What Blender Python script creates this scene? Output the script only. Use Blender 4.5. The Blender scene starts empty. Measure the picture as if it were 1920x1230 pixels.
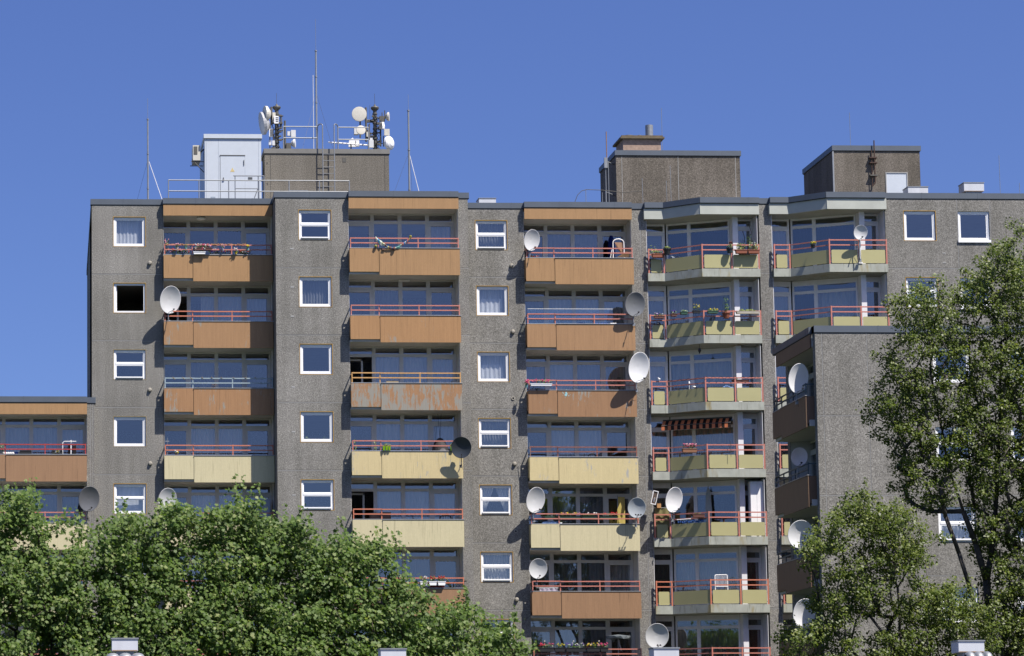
import bpy, math, random
import numpy as np
from mathutils import Vector, Matrix, noise as mnoise

random.seed(7)
SC = bpy.context.scene
COL = SC.collection

# ------------------------------------------------------------------ camera
cam_data = bpy.data.cameras.new("camera")
cam = bpy.data.objects.new("camera", cam_data)
COL.objects.link(cam)
cam_data.sensor_width = 36.0
cam_data.lens = 96.18            # long lens, slightly cropped frame
cam_data.shift_x = 0.3477
cam_data.shift_y = 0.1502
cam_data.clip_start = 0.5
cam_data.clip_end = 5000
cam.matrix_world = (Matrix.Translation((0, -112.272, 1.7)) @ Matrix.Rotation(-0.0375, 4, 'Z')
                    @ Matrix.Rotation(math.pi / 2 + 0.1091, 4, 'X') @ Matrix.Rotation(-0.0035, 4, 'Z'))
SC.camera = cam

# ------------------------------------------------------------------ sky + sun
SUN_DIR = Vector((0.895, -1.0, 2.1)).normalized()
el = math.asin(SUN_DIR.z)
az = math.atan2(SUN_DIR.x, SUN_DIR.y)
world = bpy.data.worlds.new("World")
SC.world = world
world.use_nodes = True
wn = world.node_tree.nodes
wl = world.node_tree.links
bg = wn["Background"]
sky = wn.new("ShaderNodeTexSky")
sky.sky_type = 'NISHITA'
sky.sun_disc = False
sky.sun_elevation = el
sky.sun_rotation = az
sky.altitude = 0
sky.air_density = 1.0
sky.dust_density = 1.0
sky.ozone_density = 6.0
tc = wn.new("ShaderNodeTexCoord")
mp = wn.new("ShaderNodeMapping")
mp.inputs["Location"].default_value = (0, 0, 0.08)     # clear summer air: little paling towards the horizon
wl.new(tc.outputs["Generated"], mp.inputs["Vector"])
wl.new(mp.outputs[0], sky.inputs["Vector"])
hs = wn.new("ShaderNodeHueSaturation")
hs.inputs["Hue"].default_value = 0.52
hs.inputs["Saturation"].default_value = 1.13
hs.inputs["Value"].default_value = 1.0
wl.new(sky.outputs[0], hs.inputs["Color"])
wl.new(hs.outputs[0], bg.inputs["Color"])
bg.inputs["Strength"].default_value = 0.080

sun_data = bpy.data.lights.new("sun", 'SUN')
sun_data.energy = 5.0
sun_data.angle = math.radians(0.5)
sun_data.color = (1.0, 0.935, 0.85)
sun = bpy.data.objects.new("sun", sun_data)
sun.rotation_euler = SUN_DIR.to_track_quat('Z', 'Y').to_euler()
sun.location = (40, -60, 90)
COL.objects.link(sun)

SC.view_settings.view_transform = 'Standard'
SC.view_settings.look = 'None'
SC.view_settings.exposure = 0.80
SC.view_settings.gamma = 1.0
SC.cycles.transparent_max_bounces = 16

# ------------------------------------------------------------------ materials
MATS = {}
ALB = 0.67      # the photograph is exposed for the bright facade; surfaces keep plain real-world reflectance

def _alb(c):
    return tuple(v * ALB for v in c)

def _base(name):
    m = bpy.data.materials.new(name)
    m.use_nodes = True
    nt = m.node_tree
    return m, nt, nt.nodes, nt.links, nt.nodes["Principled BSDF"]

def _pos(nt, scale=(1, 1, 1)):
    g = nt.nodes.new("ShaderNodeNewGeometry")
    mp = nt.nodes.new("ShaderNodeMapping")
    mp.inputs["Scale"].default_value = scale
    nt.links.new(g.outputs["Position"], mp.inputs["Vector"])
    return mp.outputs[0]

def _noise(nt, vec, scale, detail=3, rough=0.5):
    n = nt.nodes.new("ShaderNodeTexNoise")
    n.inputs["Scale"].default_value = scale
    n.inputs["Detail"].default_value = detail
    n.inputs["Roughness"].default_value = rough
    nt.links.new(vec, n.inputs["Vector"])
    return n.outputs["Fac"]

def _ramp(nt, fac, stops):
    r = nt.nodes.new("ShaderNodeValToRGB")
    e = r.color_ramp.elements
    while len(e) < len(stops):
        e.new(0.5)
    for i, (p, c) in enumerate(stops):
        e[i].position = p
        e[i].color = (*c, 1) if len(c) == 3 else c
    nt.links.new(fac, r.inputs[0])
    return r.outputs[0]

def _mix(nt, mode, fac, a, b):
    x = nt.nodes.new("ShaderNodeMix")
    x.data_type = 'RGBA'
    x.blend_type = mode
    for sock, val in ((x.inputs[0], fac), (x.inputs[6], a), (x.inputs[7], b)):
        if hasattr(val, "is_output") or isinstance(val, bpy.types.NodeSocket):
            nt.links.new(val, sock)
        else:
            sock.default_value = val if not isinstance(val, tuple) else (*val, 1)
    return x.outputs[2]

def mat(name, color, rough=0.6, metal=0.0, spec=0.5, var=0.12, vscale=3.0, bump=0.0, streak=False):
    if name in MATS:
        return MATS[name]
    m, nt, N, L, b = _base(name)
    v = _pos(nt, (1, 1, 0.18) if streak else (1, 1, 1))
    n = _noise(nt, v, vscale, 4, 0.6)
    color = _alb(color)
    g = _ramp(nt, n, [(0.25, (1 - var,) * 3), (0.75, (1 + var,) * 3)])
    c = _mix(nt, 'MULTIPLY', 1.0, color, g)
    L.new(c, b.inputs["Base Color"])
    b.inputs["Roughness"].default_value = rough
    b.inputs["Metallic"].default_value = metal
    b.inputs["Specular IOR Level"].default_value = spec
    if bump:
        bp = N.new("ShaderNodeBump")
        bp.inputs["Strength"].default_value = bump
        bp.inputs["Distance"].default_value = 0.01
        L.new(n, bp.inputs["Height"])
        L.new(bp.outputs[0], b.inputs["Normal"])
    MATS[name] = m
    return m

def pebble(name, tint=(1, 1, 1), gain=1.0, stain=0.16):
    if name in MATS:
        return MATS[name]
    m, nt, N, L, b = _base(name)
    v = _pos(nt)
    f = _noise(nt, v, 26.0, 2.0, 0.6)
    k = gain * ALB
    c = _ramp(nt, f, [(0.28, (0.155 * k, 0.148 * k, 0.137 * k)), (0.46, (0.255 * k, 0.243 * k, 0.225 * k)),
                      (0.56, (0.318 * k, 0.303 * k, 0.280 * k)), (0.74, (0.50 * k, 0.478 * k, 0.448 * k))])
    c = _mix(nt, 'MULTIPLY', 1.0, c, (tint[0] * 1.03, tint[1] * 1.045, tint[2] * 1.05))
    # every cast panel came out in its own tone
    g = N.new("ShaderNodeNewGeometry"); sn = N.new("ShaderNodeVectorMath"); sn.operation = 'SNAP'; sn.inputs[1].default_value = (3.8, 2.0, 2.8)
    of = N.new("ShaderNodeVectorMath"); of.operation = 'ADD'; of.inputs[1].default_value = (0.1, 0.3, -0.29)
    L.new(g.outputs["Position"], of.inputs[0]); L.new(of.outputs[0], sn.inputs[0])
    wnz = N.new("ShaderNodeTexWhiteNoise"); wnz.noise_dimensions = '3D'; L.new(sn.outputs[0], wnz.inputs["Vector"])
    c = _mix(nt, 'MULTIPLY', 1.0, c, _ramp(nt, wnz.outputs["Value"], [(0.0, (0.93, 0.93, 0.92)), (1.0, (1.05, 1.05, 1.05))]))
    big = _noise(nt, v, 0.55, 4, 0.6)
    c = _mix(nt, 'MULTIPLY', 1.0, c, _ramp(nt, big, [(0.3, (1 - stain,) * 3), (0.7, (1 + stain * 0.6,) * 3)]))
    st = _noise(nt, _pos(nt, (1.6, 1.6, 0.10)), 1.5, 3, 0.6)
    c = _mix(nt, 'MULTIPLY', 1.0, c, _ramp(nt, st, [(0.3, (1 - stain * 1.1, 1 - stain * 1.1, 1 - stain * 1.2)), (0.62, (1.03,) * 3)]))
    L.new(c, b.inputs["Base Color"])
    b.inputs["Roughness"].default_value = 0.92
    b.inputs["Specular IOR Level"].default_value = 0.2
    bp = N.new("ShaderNodeBump")
    bp.inputs["Strength"].default_value = 0.5
    bp.inputs["Distance"].default_value = 0.012
    L.new(f, bp.inputs["Height"])
    L.new(bp.outputs[0], b.inputs["Normal"])
    MATS[name] = m
    return m

def panel_paint(name, color, peel=0.0, under=(0.36, 0.34, 0.29), var=0.05):
    """painted sheet with vertical weathering; peel 0..1 shows the primer"""
    if name in MATS:
        return MATS[name]
    m, nt, N, L, b = _base(name)
    color = _alb(color); under = _alb(under)
    s = _noise(nt, _pos(nt, (1, 1, 0.10)), 7.0, 3, 0.6)
    c = _mix(nt, 'MULTIPLY', 1.0, color, _ramp(nt, s, [(0.3, (1 - var * 1.6,) * 3), (0.65, (1 + var * 0.6,) * 3)]))
    fine = _noise(nt, _pos(nt, (1, 1, 0.6)), 28.0, 2, 0.6)
    c = _mix(nt, 'MULTIPLY', 1.0, c, _ramp(nt, fine, [(0.3, (0.95,) * 3), (0.7, (1.04,) * 3)]))
    # slim grime runs
    g = _noise(nt, _pos(nt, (1, 1, 0.05)), 16.0, 2, 0.5)
    c = _mix(nt, 'MULTIPLY', 1.0, c, _ramp(nt, g, [(0.28, (0.78,) * 3), (0.38, (1, 1, 1))]))
    rough = 0.55
    if peel > 0:
        p1 = _noise(nt, _pos(nt, (1, 1, 0.22)), 8.5, 7, 0.75)
        p2 = _noise(nt, _pos(nt, (1, 1, 0.8)), 1.1, 2, 0.5)
        ad = N.new("ShaderNodeMath"); ad.operation = 'MULTIPLY_ADD'
        L.new(p2, ad.inputs[0]); ad.inputs[1].default_value = 0.55; L.new(p1, ad.inputs[2])
        t = 0.97 - 0.22 * peel
        msk = _ramp(nt, ad.outputs[0], [(t - 0.02, (0, 0, 0)), (t + 0.04, (1, 1, 1))])
        c = _mix(nt, 'MIX', msk, c, under)
    L.new(c, b.inputs["Base Color"])
    b.inputs["Roughness"].default_value = rough
    b.inputs["Specular IOR Level"].default_value = 0.3
    MATS[name] = m
    return m

def glass(name, refl=0.32, tint=(0.70, 0.76, 0.82), gcol=(0.90, 0.93, 0.95)):
    if name in MATS:
        return MATS[name]
    m = bpy.data.materials.new(name)
    m.use_nodes = True
    nt = m.node_tree
    nt.nodes.clear()
    out = nt.nodes.new("ShaderNodeOutputMaterial")
    mx = nt.nodes.new("ShaderNodeMixShader")
    tr = nt.nodes.new("ShaderNodeBsdfTransparent")
    gl = nt.nodes.new("ShaderNodeBsdfGlossy")
    tr.inputs[0].default_value = (*tint, 1)
    gl.inputs["Color"].default_value = (*gcol, 1)
    gl.inputs["Roughness"].default_value = 0.0
    fr = nt.nodes.new("ShaderNodeLayerWeight")
    fr.inputs["Blend"].default_value = 0.5
    pw = nt.nodes.new("ShaderNodeMath")
    pw.operation = 'POWER'
    pw.inputs[1].default_value = 4.0
    nt.links.new(fr.outputs["Facing"], pw.inputs[0])
    ad = nt.nodes.new("ShaderNodeMath")
    ad.operation = 'MULTIPLY_ADD'
    ad.use_clamp = True
    ad.inputs[1].default_value = 0.6
    ad.inputs[2].default_value = refl
    nt.links.new(pw.outputs[0], ad.inputs[0])
    n = _noise(nt, _pos(nt), 1.3, 2, 0.5)
    bp = nt.nodes.new("ShaderNodeBump")
    bp.inputs["Strength"].default_value = 0.12
    bp.inputs["Distance"].default_value = 0.006
    nt.links.new(n, bp.inputs["Height"])
    nt.links.new(bp.outputs[0], gl.inputs["Normal"])
    nt.links.new(ad.outputs[0], mx.inputs[0])
    nt.links.new(tr.outputs[0], mx.inputs[1])
    nt.links.new(gl.outputs[0], mx.inputs[2])
    nt.links.new(mx.outputs[0], out.inputs[0])
    MATS[name] = m
    return m

def cloth(name, color, trans=0.3, see=0.0, stripes=None):
    if name in MATS:
        return MATS[name]
    m = bpy.data.materials.new(name)
    m.use_nodes = True
    nt = m.node_tree
    nt.nodes.clear()
    out = nt.nodes.new("ShaderNodeOutputMaterial")
    n = _noise(nt, _pos(nt, (1, 1, 0.2)), 9.0, 3, 0.6)
    color = _alb(color)
    c = _mix(nt, 'MULTIPLY', 1.0, color, _ramp(nt, n, [(0.3, (0.86,) * 3), (0.7, (1.08,) * 3)]))
    d = nt.nodes.new("ShaderNodeBsdfDiffuse")
    t = nt.nodes.new("ShaderNodeBsdfTranslucent")
    nt.links.new(c, d.inputs[0])
    nt.links.new(c, t.inputs[0])
    mx = nt.nodes.new("ShaderNodeMixShader")
    mx.inputs[0].default_value = trans
    nt.links.new(d.outputs[0], mx.inputs[1])
    nt.links.new(t.outputs[0], mx.inputs[2])
    last = mx.outputs[0]
    if see > 0:
        tp = nt.nodes.new("ShaderNodeBsdfTransparent")
        m2 = nt.nodes.new("ShaderNodeMixShader")
        m2.inputs[0].default_value = see
        nt.links.new(last, m2.inputs[1])
        nt.links.new(tp.outputs[0], m2.inputs[2])
        last = m2.outputs[0]
    nt.links.new(last, out.inputs[0])
    MATS[name] = m
    return m

def leaf(name, stops, trans=0.32, gloss=0.32):
    if name in MATS:
        return MATS[name]
    m, nt, N, L, b = _base(name)
    g = N.new("ShaderNodeNewGeometry")
    c = _ramp(nt, g.outputs["Random Per Island"], stops)
    L.new(c, b.inputs["Base Color"])
    b.inputs["Roughness"].default_value = gloss
    b.inputs["Specular IOR Level"].default_value = 0.35
    t = N.new("ShaderNodeBsdfTranslucent")
    tc = _mix(nt, 'MULTIPLY', 1.0, c, (1.5, 1.6, 0.7))
    L.new(tc, t.inputs[0])
    mx = N.new("ShaderNodeMixShader")
    mx.inputs[0].default_value = trans
    L.new(b.outputs[0], mx.inputs[1])
    L.new(t.outputs[0], mx.inputs[2])
    L.new(mx.outputs[0], N["Material Output"].inputs[0])
    MATS[name] = m
    return m

PEB = pebble("exposed_aggregate_concrete")
def soot_streak(m, x0, w, z_top):
    """one old water stain down a blank wall: darker inside a ragged vertical band"""
    nt = m.node_tree; N = nt.nodes; L = nt.links; b = N["Principled BSDF"]
    src = b.inputs["Base Color"].links[0].from_socket
    sep = N.new("ShaderNodeSeparateXYZ"); g = N.new("ShaderNodeNewGeometry"); L.new(g.outputs["Position"], sep.inputs[0])
    rag = _noise(nt, _pos(nt, (1, 1, 0.3)), 2.2, 4, 0.6)
    def M_(op, a, b_=None, c=None):
        q = N.new("ShaderNodeMath"); q.operation = op
        for i, v in enumerate((a, b_, c)):
            if v is None: continue
            if isinstance(v, (int, float)): q.inputs[i].default_value = v
            else: L.new(v, q.inputs[i])
        return q.outputs[0]
    d = M_('ABSOLUTE', M_('SUBTRACT', sep.outputs["X"], x0))
    f = M_('ADD', M_('DIVIDE', d, w), M_('MULTIPLY', rag, 0.9))
    c = _mix(nt, 'MULTIPLY', 1.0, src, _ramp(nt, f, [(0.35, (0.72, 0.71, 0.70)), (1.0, (1, 1, 1))]))
    L.new(c, b.inputs["Base Color"])
    return m
PEB_F = soot_streak(pebble("streaked_aggregate_concrete"), 29.6, 0.55, 17)
PEB_DARK = pebble("weathered_aggregate_concrete", (0.95, 0.87, 0.80), 0.72, 0.22)
PEB_HOUSE = pebble("rooftop_aggregate_concrete", (1.0, 0.95, 0.88), 0.80, 0.12)
SEAL = mat("joint_sealant", (0.43, 0.43, 0.42), 0.8)
SEALD = mat("dark_joint", (0.07, 0.07, 0.07), 0.9)
FLASH = mat("zinc_flashing", (0.125, 0.15, 0.185), 0.5, 0.15, 0.5, 0.10, 1.5)
ROOFING = mat("roofing_felt", (0.12, 0.12, 0.12), 0.9)
PLASTER = mat("grey_plaster", (0.66, 0.645, 0.61), 0.85, var=0.10, vscale=1.5)
def stained_concrete():
    m = mat("pale_cast_concrete", (0.46, 0.48, 0.42), 0.85, var=0.17, vscale=2.2, bump=0.3)
    nt = m.node_tree; b = nt.nodes["Principled BSDF"]
    src = b.inputs["Base Color"].links[0].from_socket
    n1 = _noise(nt, _pos(nt, (1, 1, 0.25)), 1.7, 4, 0.65)
    n2 = _noise(nt, _pos(nt, (1, 1, 0.15)), 6.0, 3, 0.6)
    c = _mix(nt, 'MULTIPLY', _ramp(nt, n1, [(0.56, (0, 0, 0)), (0.66, (1, 1, 1))]), src, _ramp(nt, n2, [(0.40, (0.80, 0.66, 0.42)), (0.6, (0.97, 0.94, 0.86))]))
    n3 = _noise(nt, _pos(nt, (1, 1, 0.12)), 9.0, 2, 0.6)
    c = _mix(nt, 'MULTIPLY', 1.0, c, _ramp(nt, n3, [(0.30, (0.70, 0.70, 0.68)), (0.42, (1, 1, 1))]))
    nt.links.new(c, b.inputs["Base Color"])
    return m
SLABC = stained_concrete()
CANOPY = mat("pale_fascia_concrete", (0.56, 0.585, 0.53), 0.85, var=0.10, vscale=1.6, bump=0.2)
ROOM = mat("room_wall", (0.35, 0.33, 0.31), 0.9)
FRAME_W = mat("white_window_frame", (1.14, 1.15, 1.17), 0.35, var=0.04)
FRAME_G = mat("grey_white_frame", (0.74, 0.73, 0.70), 0.45, var=0.08)
FRAME_B = mat("bright_grey_frame", (0.95, 0.95, 0.97), 0.45, var=0.06)
FOAM = mat("ochre_sealing_foam", (0.42, 0.26, 0.07), 0.85, var=0.25, vscale=6)
FOAM_D = mat("dusty_sealing_foam", (0.30, 0.24, 0.14), 0.85, var=0.25, vscale=6)
GLASS = glass("window_glass", 0.19, (0.86, 0.89, 0.92))
GLASS_D = glass("loggia_glass", 0.185, (0.82, 0.85, 0.87))
WINDSCREEN = glass("wind_screen_glass", 0.10, (0.86, 0.9, 0.9))
SHEER = cloth("sheer_curtain", (0.95, 0.93, 0.90), 0.35, 0.15)
NET = cloth("net_curtain", (0.60, 0.60, 0.58), 0.35, 0.50)
BLIND = cloth("vertical_blind", (0.85, 0.80, 0.72), 0.2, 0.0)
WHITEC = cloth("white_curtain", (1.15, 1.15, 1.15), 0.35, 0.0)
REDC = cloth("red_curtain", (0.16, 0.015, 0.015), 0.2, 0.0)
DARKC = cloth("dark_curtain", (0.05, 0.045, 0.05), 0.1, 0.0)
TAN = panel_paint("tan_panel_paint", (0.48, 0.285, 0.135))
TAN2 = panel_paint("tan_panel_paint_chalked", (0.49, 0.275, 0.125), 0.16)
ORG = panel_paint("orange_panel_paint", (0.455, 0.265, 0.132), 0.05)
ORG_P = panel_paint("orange_panel_paint_peeling", (0.45, 0.25, 0.122), 0.34)
ORG_PP = panel_paint("orange_panel_paint_flaking", (0.44, 0.245, 0.122), 0.95)
BRN = panel_paint("brown_panel_paint", (0.40, 0.235, 0.130))
BRN_P = panel_paint("brown_panel_paint_peeling", (0.40, 0.225, 0.115), 0.26)
CREAM = panel_paint("cream_panel_paint", (0.74, 0.665, 0.42), 0.0, var=0.03)
YEL_P = panel_paint("yellow_panel_paint_worn", (0.75, 0.62, 0.34), 0.40, (0.46, 0.45, 0.40), 0.03)
YEL = panel_paint("yellow_panel_paint", (0.76, 0.64, 0.35), 0.24, (0.50, 0.49, 0.44), 0.03)
WOODP = panel_paint("brown_ribbed_panel", (0.24, 0.15, 0.095))
OLIVE = mat("olive_infill_panel", (0.52, 0.485, 0.235), 0.6, var=0.05, vscale=1.2)
R_SAL = mat("salmon_rail_paint", (0.66, 0.25, 0.19), 0.45, var=0.10, vscale=8)
R_ORG = mat("orange_rail_paint", (0.70, 0.24, 0.14), 0.45, var=0.08, vscale=8)
R_RED = mat("red_rail_paint", (0.50, 0.06, 0.05), 0.45, var=0.10, vscale=8)
R_BLU = mat("pale_blue_rail_paint", (0.40, 0.50, 0.54), 0.45, var=0.12, vscale=8)
R_OCH = mat("ochre_rail_paint", (0.74, 0.42, 0.15), 0.5, var=0.12, vscale=8)
R_RST = mat("rusty_rail_paint", (0.30, 0.11, 0.075), 0.6, var=0.20, vscale=8)
R_TEAL = mat("teal_rail_paint", (0.05, 0.10, 0.13), 0.5)
COPING = mat("aluminium_coping", (0.62, 0.63, 0.64), 0.4, 0.3)
BLACK = mat("black_plastic", (0.018, 0.018, 0.02), 0.5)
GALV = mat("galvanised_steel", (0.36, 0.38, 0.40), 0.5, 0.45, var=0.12, vscale=6)
STEEL_D = mat("dark_weathered_steel", (0.13, 0.125, 0.11), 0.6, 0.2, var=0.2, vscale=8)
RUST = mat("rusty_steel", (0.07, 0.035, 0.025), 0.8, var=0.3, vscale=8)
WHITE = mat("white_paint", (1.12, 1.12, 1.12), 0.4, var=0.05)
OFFW = mat("off_white_radome", (0.74, 0.71, 0.62), 0.5, var=0.06)
CABW = mat("pale_blue_grey_cabinet_paint", (0.68, 0.74, 0.81), 0.45, var=0.04)
CABS = mat("warning_sticker_yellow", (0.75, 0.60, 0.28), 0.5)
TERRA = mat("terracotta", (0.30, 0.085, 0.04), 0.7)
GREEN_L = mat("plant_leaf", (0.08, 0.16, 0.03), 0.5, var=0.3, vscale=20)
GREEN_Y = mat("light_plant_leaf", (0.24, 0.30, 0.06), 0.5, var=0.3, vscale=20)
PINK = mat("pink_petals", (0.75, 0.08, 0.22), 0.6)
PINKL = mat("pale_pink_petals", (0.75, 0.35, 0.40), 0.6)
REDF = mat("red_petals", (0.60, 0.02, 0.02), 0.6)
YELF = mat("yellow_petals", (0.80, 0.60, 0.02), 0.6)
PURP = mat("purple_petals", (0.14, 0.05, 0.42), 0.6)
WHF = mat("white_petals", (0.80, 0.80, 0.76), 0.6)
BLUEC = cloth("blue_cloth", (0.05, 0.12, 0.45), 0.1)
NAVY = cloth("navy_cloth", (0.015, 0.03, 0.14), 0.1)
CARD = mat("cardboard", (0.50, 0.30, 0.16), 0.8)
LIME = cloth("lime_green_cloth", (0.30, 0.55, 0.02), 0.25)
CYAN = mat("pale_turquoise_glaze", (0.30, 0.60, 0.60), 0.35)

# ------------------------------------------------------------------ mesh builder
class MB:
    def __init__(s, M=None):
        s.v = []; s.f = []; s.m = []; s.M = M
    def add(s, vs, fs, mi=0):
        o = len(s.v)
        if s.M is not None:
            vs = [s.M @ Vector(p) for p in vs]
        s.v += [tuple(p) for p in vs]
        s.f += [tuple(i + o for i in f) for f in fs]
        s.m += [mi] * len(fs)
    def box(s, x0, x1, y0, y1, z0, z1, mi=0):
        s.add([(x0, y0, z0), (x1, y0, z0), (x1, y1, z0), (x0, y1, z0), (x0, y0, z1), (x1, y0, z1), (x1, y1, z1), (x0, y1, z1)],
              [(0, 3, 2, 1), (4, 5, 6, 7), (0, 1, 5, 4), (1, 2, 6, 5), (2, 3, 7, 6), (3, 0, 4, 7)], mi)
    def tube(s, p0, p1, r, n=8, mi=0, r1=None):
        p0 = Vector(p0); p1 = Vector(p1)
        r1 = r if r1 is None else r1
        d = (p1 - p0)
        if d.length < 1e-6:
            return
        d.normalize()
        a = d.orthogonal().normalized(); b = d.cross(a)
        vs = []
        for p, rr in ((p0, r), (p1, r1)):
            for i in range(n):
                t = 2 * math.pi * i / n
                vs.append(p + (a * math.cos(t) + b * math.sin(t)) * rr)
        fs = [(i, (i + 1) % n, n + (i + 1) % n, n + i) for i in range(n)]
        fs += [tuple(range(n - 1, -1, -1)), tuple(range(n, 2 * n))]
        s.add(vs, fs, mi)
    def path(s, pts, r, n=8, mi=0):
        for a, b in zip(pts[:-1], pts[1:]):
            s.tube(a, b, r, n, mi)
    def prism(s, poly, z0, z1, mi=0):
        n = len(poly)
        vs = [(x, y, z0) for x, y in poly] + [(x, y, z1) for x, y in poly]
        fs = [tuple(range(n - 1, -1, -1)), tuple(range(n, 2 * n))] + [(i, (i + 1) % n, n + (i + 1) % n, n + i) for i in range(n)]
        s.add(vs, fs, mi)
    def plate(s, poly, o, u, w, th, mi=0):
        """flat outline (a,b) in the plane o + a*u + b*z, thickness th along w"""
        o = Vector(o); u = Vector(u); w = Vector(w)
        n = len(poly)
        vs = [o + u * a + Vector((0, 0, b)) for a, b in poly] + [o + u * a + Vector((0, 0, b)) + w * th for a, b in poly]
        fs = [tuple(range(n)), tuple(range(2 * n - 1, n - 1, -1))] + [(i, n + i, n + (i + 1) % n, (i + 1) % n) for i in range(n)]
        s.add(vs, fs, mi)
    def lathe(s, prof, c, n=20, mi=0, ax='z'):
        vs = []; fs = []
        for r, h in prof:
            for i in range(n):
                t = 2 * math.pi * i / n
                q = (r * math.cos(t), r * math.sin(t), h) if ax == 'z' else ((r * math.cos(t), h, r * math.sin(t)) if ax == 'y' else (h, r * math.cos(t), r * math.sin(t)))
                vs.append((c[0] + q[0], c[1] + q[1], c[2] + q[2]))
        for k in range(len(prof) - 1):
            for i in range(n):
                fs.append((k * n + i, k * n + (i + 1) % n, (k + 1) * n + (i + 1) % n, (k + 1) * n + i))
        s.add(vs, fs, mi)
    def pleat(s, x0, x1, y, z0, z1, amp=0.03, wl=0.16, mi=0, gather=None):
        n = max(6, int((x1 - x0) / wl * 8))
        rows = 2 if gather is None else 7
        vs = []
        ph = random.uniform(0, 6)
        for j in range(rows):
            w = j / (rows - 1)
            for i in range(n + 1):
                t = i / n
                x = x0 + (x1 - x0) * t
                if gather is not None:
                    g = math.sin(w * math.pi) if gather[0] == 'mid' else (1 - w)
                    x = x + (gather[1] - x) * g * gather[2]
                yy = y + amp * math.sin(2 * math.pi * (x0 + (x1 - x0) * t) / wl + ph) + amp * 0.5 * math.sin(2 * math.pi * (x0 + (x1 - x0) * t) / (wl * 2.7) + 1)
                vs.append((x, yy, z0 + (z1 - z0) * w))
        fs = []
        for j in range(rows - 1):
            for i in range(n):
                a = j * (n + 1) + i
                fs.append((a, a + 1, a + n + 2, a + n + 1))
        s.add(vs, fs, mi)
    def blob(s, c, r, mi=0, n=7, sq=(1, 1, 1)):
        vs = [(c[0], c[1], c[2] - r * sq[2])]
        rings = 3
        for k in range(1, rings + 1):
            ph = math.pi * k / (rings + 1)
            for i in range(n):
                t = 2 * math.pi * i / n
                vs.append((c[0] + r * sq[0] * math.sin(ph) * math.cos(t), c[1] + r * sq[1] * math.sin(ph) * math.sin(t), c[2] - r * sq[2] * math.cos(ph)))
        vs.append((c[0], c[1], c[2] + r * sq[2]))
        fs = [(0, 1 + (i + 1) % n, 1 + i) for i in range(n)]
        for k in range(rings - 1):
            for i in range(n):
                a = 1 + k * n
                fs.append((a + i, a + (i + 1) % n, a + n + (i + 1) % n, a + n + i))
        a = 1 + (rings - 1) * n
        fs += [(a + i, a + (i + 1) % n, len(vs) - 1) for i in range(n)]
        s.add(vs, fs, mi)
    def tuft(s, c, ext, n, size, mi=0, up=0.5):
        """many small leaves inside an ellipsoid"""
        for _ in range(n):
            d = Vector((random.gauss(0, 1), random.gauss(0, 1), random.gauss(0, 1))).normalized() * random.random() ** 0.4
            p = Vector((c[0] + d.x * ext[0], c[1] + d.y * ext[1], c[2] + d.z * ext[2]))
            nrm = (d + Vector((0, -0.3, up)) + Vector((random.gauss(0, .5), random.gauss(0, .5), random.gauss(0, .5)))).normalized()
            a = nrm.orthogonal().normalized(); a.rotate(Matrix.Rotation(random.uniform(0, 6.28), 3, nrm)); b = nrm.cross(a)
            q = size * random.uniform(0.6, 1.3)
            s.add([p - a * q, p + b * q * 0.45, p + a * q, p - b * q * 0.45], [(0, 1, 2, 3)], mi)
    def build(s, name, mats, parent=None, smooth=False, origin=None, label=None, kind=None):
        if not isinstance(mats, (list, tuple)):
            mats = [mats]
        me = bpy.data.meshes.new(name)
        o = Vector(origin) if origin is not None else (Vector(root_loc(parent)) if parent is not None else Vector((0, 0, 0)))
        me.from_pydata([(x - o.x, y - o.y, z - o.z) for x, y, z in s.v], [], s.f)
        for m in mats:
            me.materials.append(m)
        if len(mats) > 1:
            me.polygons.foreach_set("material_index", s.m)
        if smooth:
            me.polygons.foreach_set("use_smooth", [True] * len(s.f))
        me.update()
        ob = bpy.data.objects.new(name, me)
        COL.objects.link(ob)
        if parent is not None:
            ob.parent = parent
        else:
            ob.location = o
        if label: ob["label"] = label
        if kind: ob["kind"] = kind
        return ob

def root_loc(o):
    while o.parent is not None:
        o = o.parent
    return o.location

def thing(name, label, cat, loc=(0, 0, 0), group=None):
    o = bpy.data.objects.new(name, None)
    o.location = loc
    o.empty_display_size = 0.3
    COL.objects.link(o)
    o["label"] = label; o["category"] = cat
    if group: o["group"] = group
    return o

# ------------------------------------------------------------------ ground
g = MB(); g.add([(-1500, -1500, 0), (1500, -1500, 0), (1500, 1500, 0), (-1500, 1500, 0)], [(0, 1, 2, 3)])
g.build("ground", mat("lawn", (0.05, 0.075, 0.025), 0.95, var=0.35, vscale=0.6), kind="structure")
g = MB(); g.box(-60, 80, -42, -36, 0.004, 0.008)
g.build("path", mat("asphalt", (0.05, 0.05, 0.052), 0.9, var=0.15, vscale=4), kind="structure")

H = 2.8
NF = 9            # storeys

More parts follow.
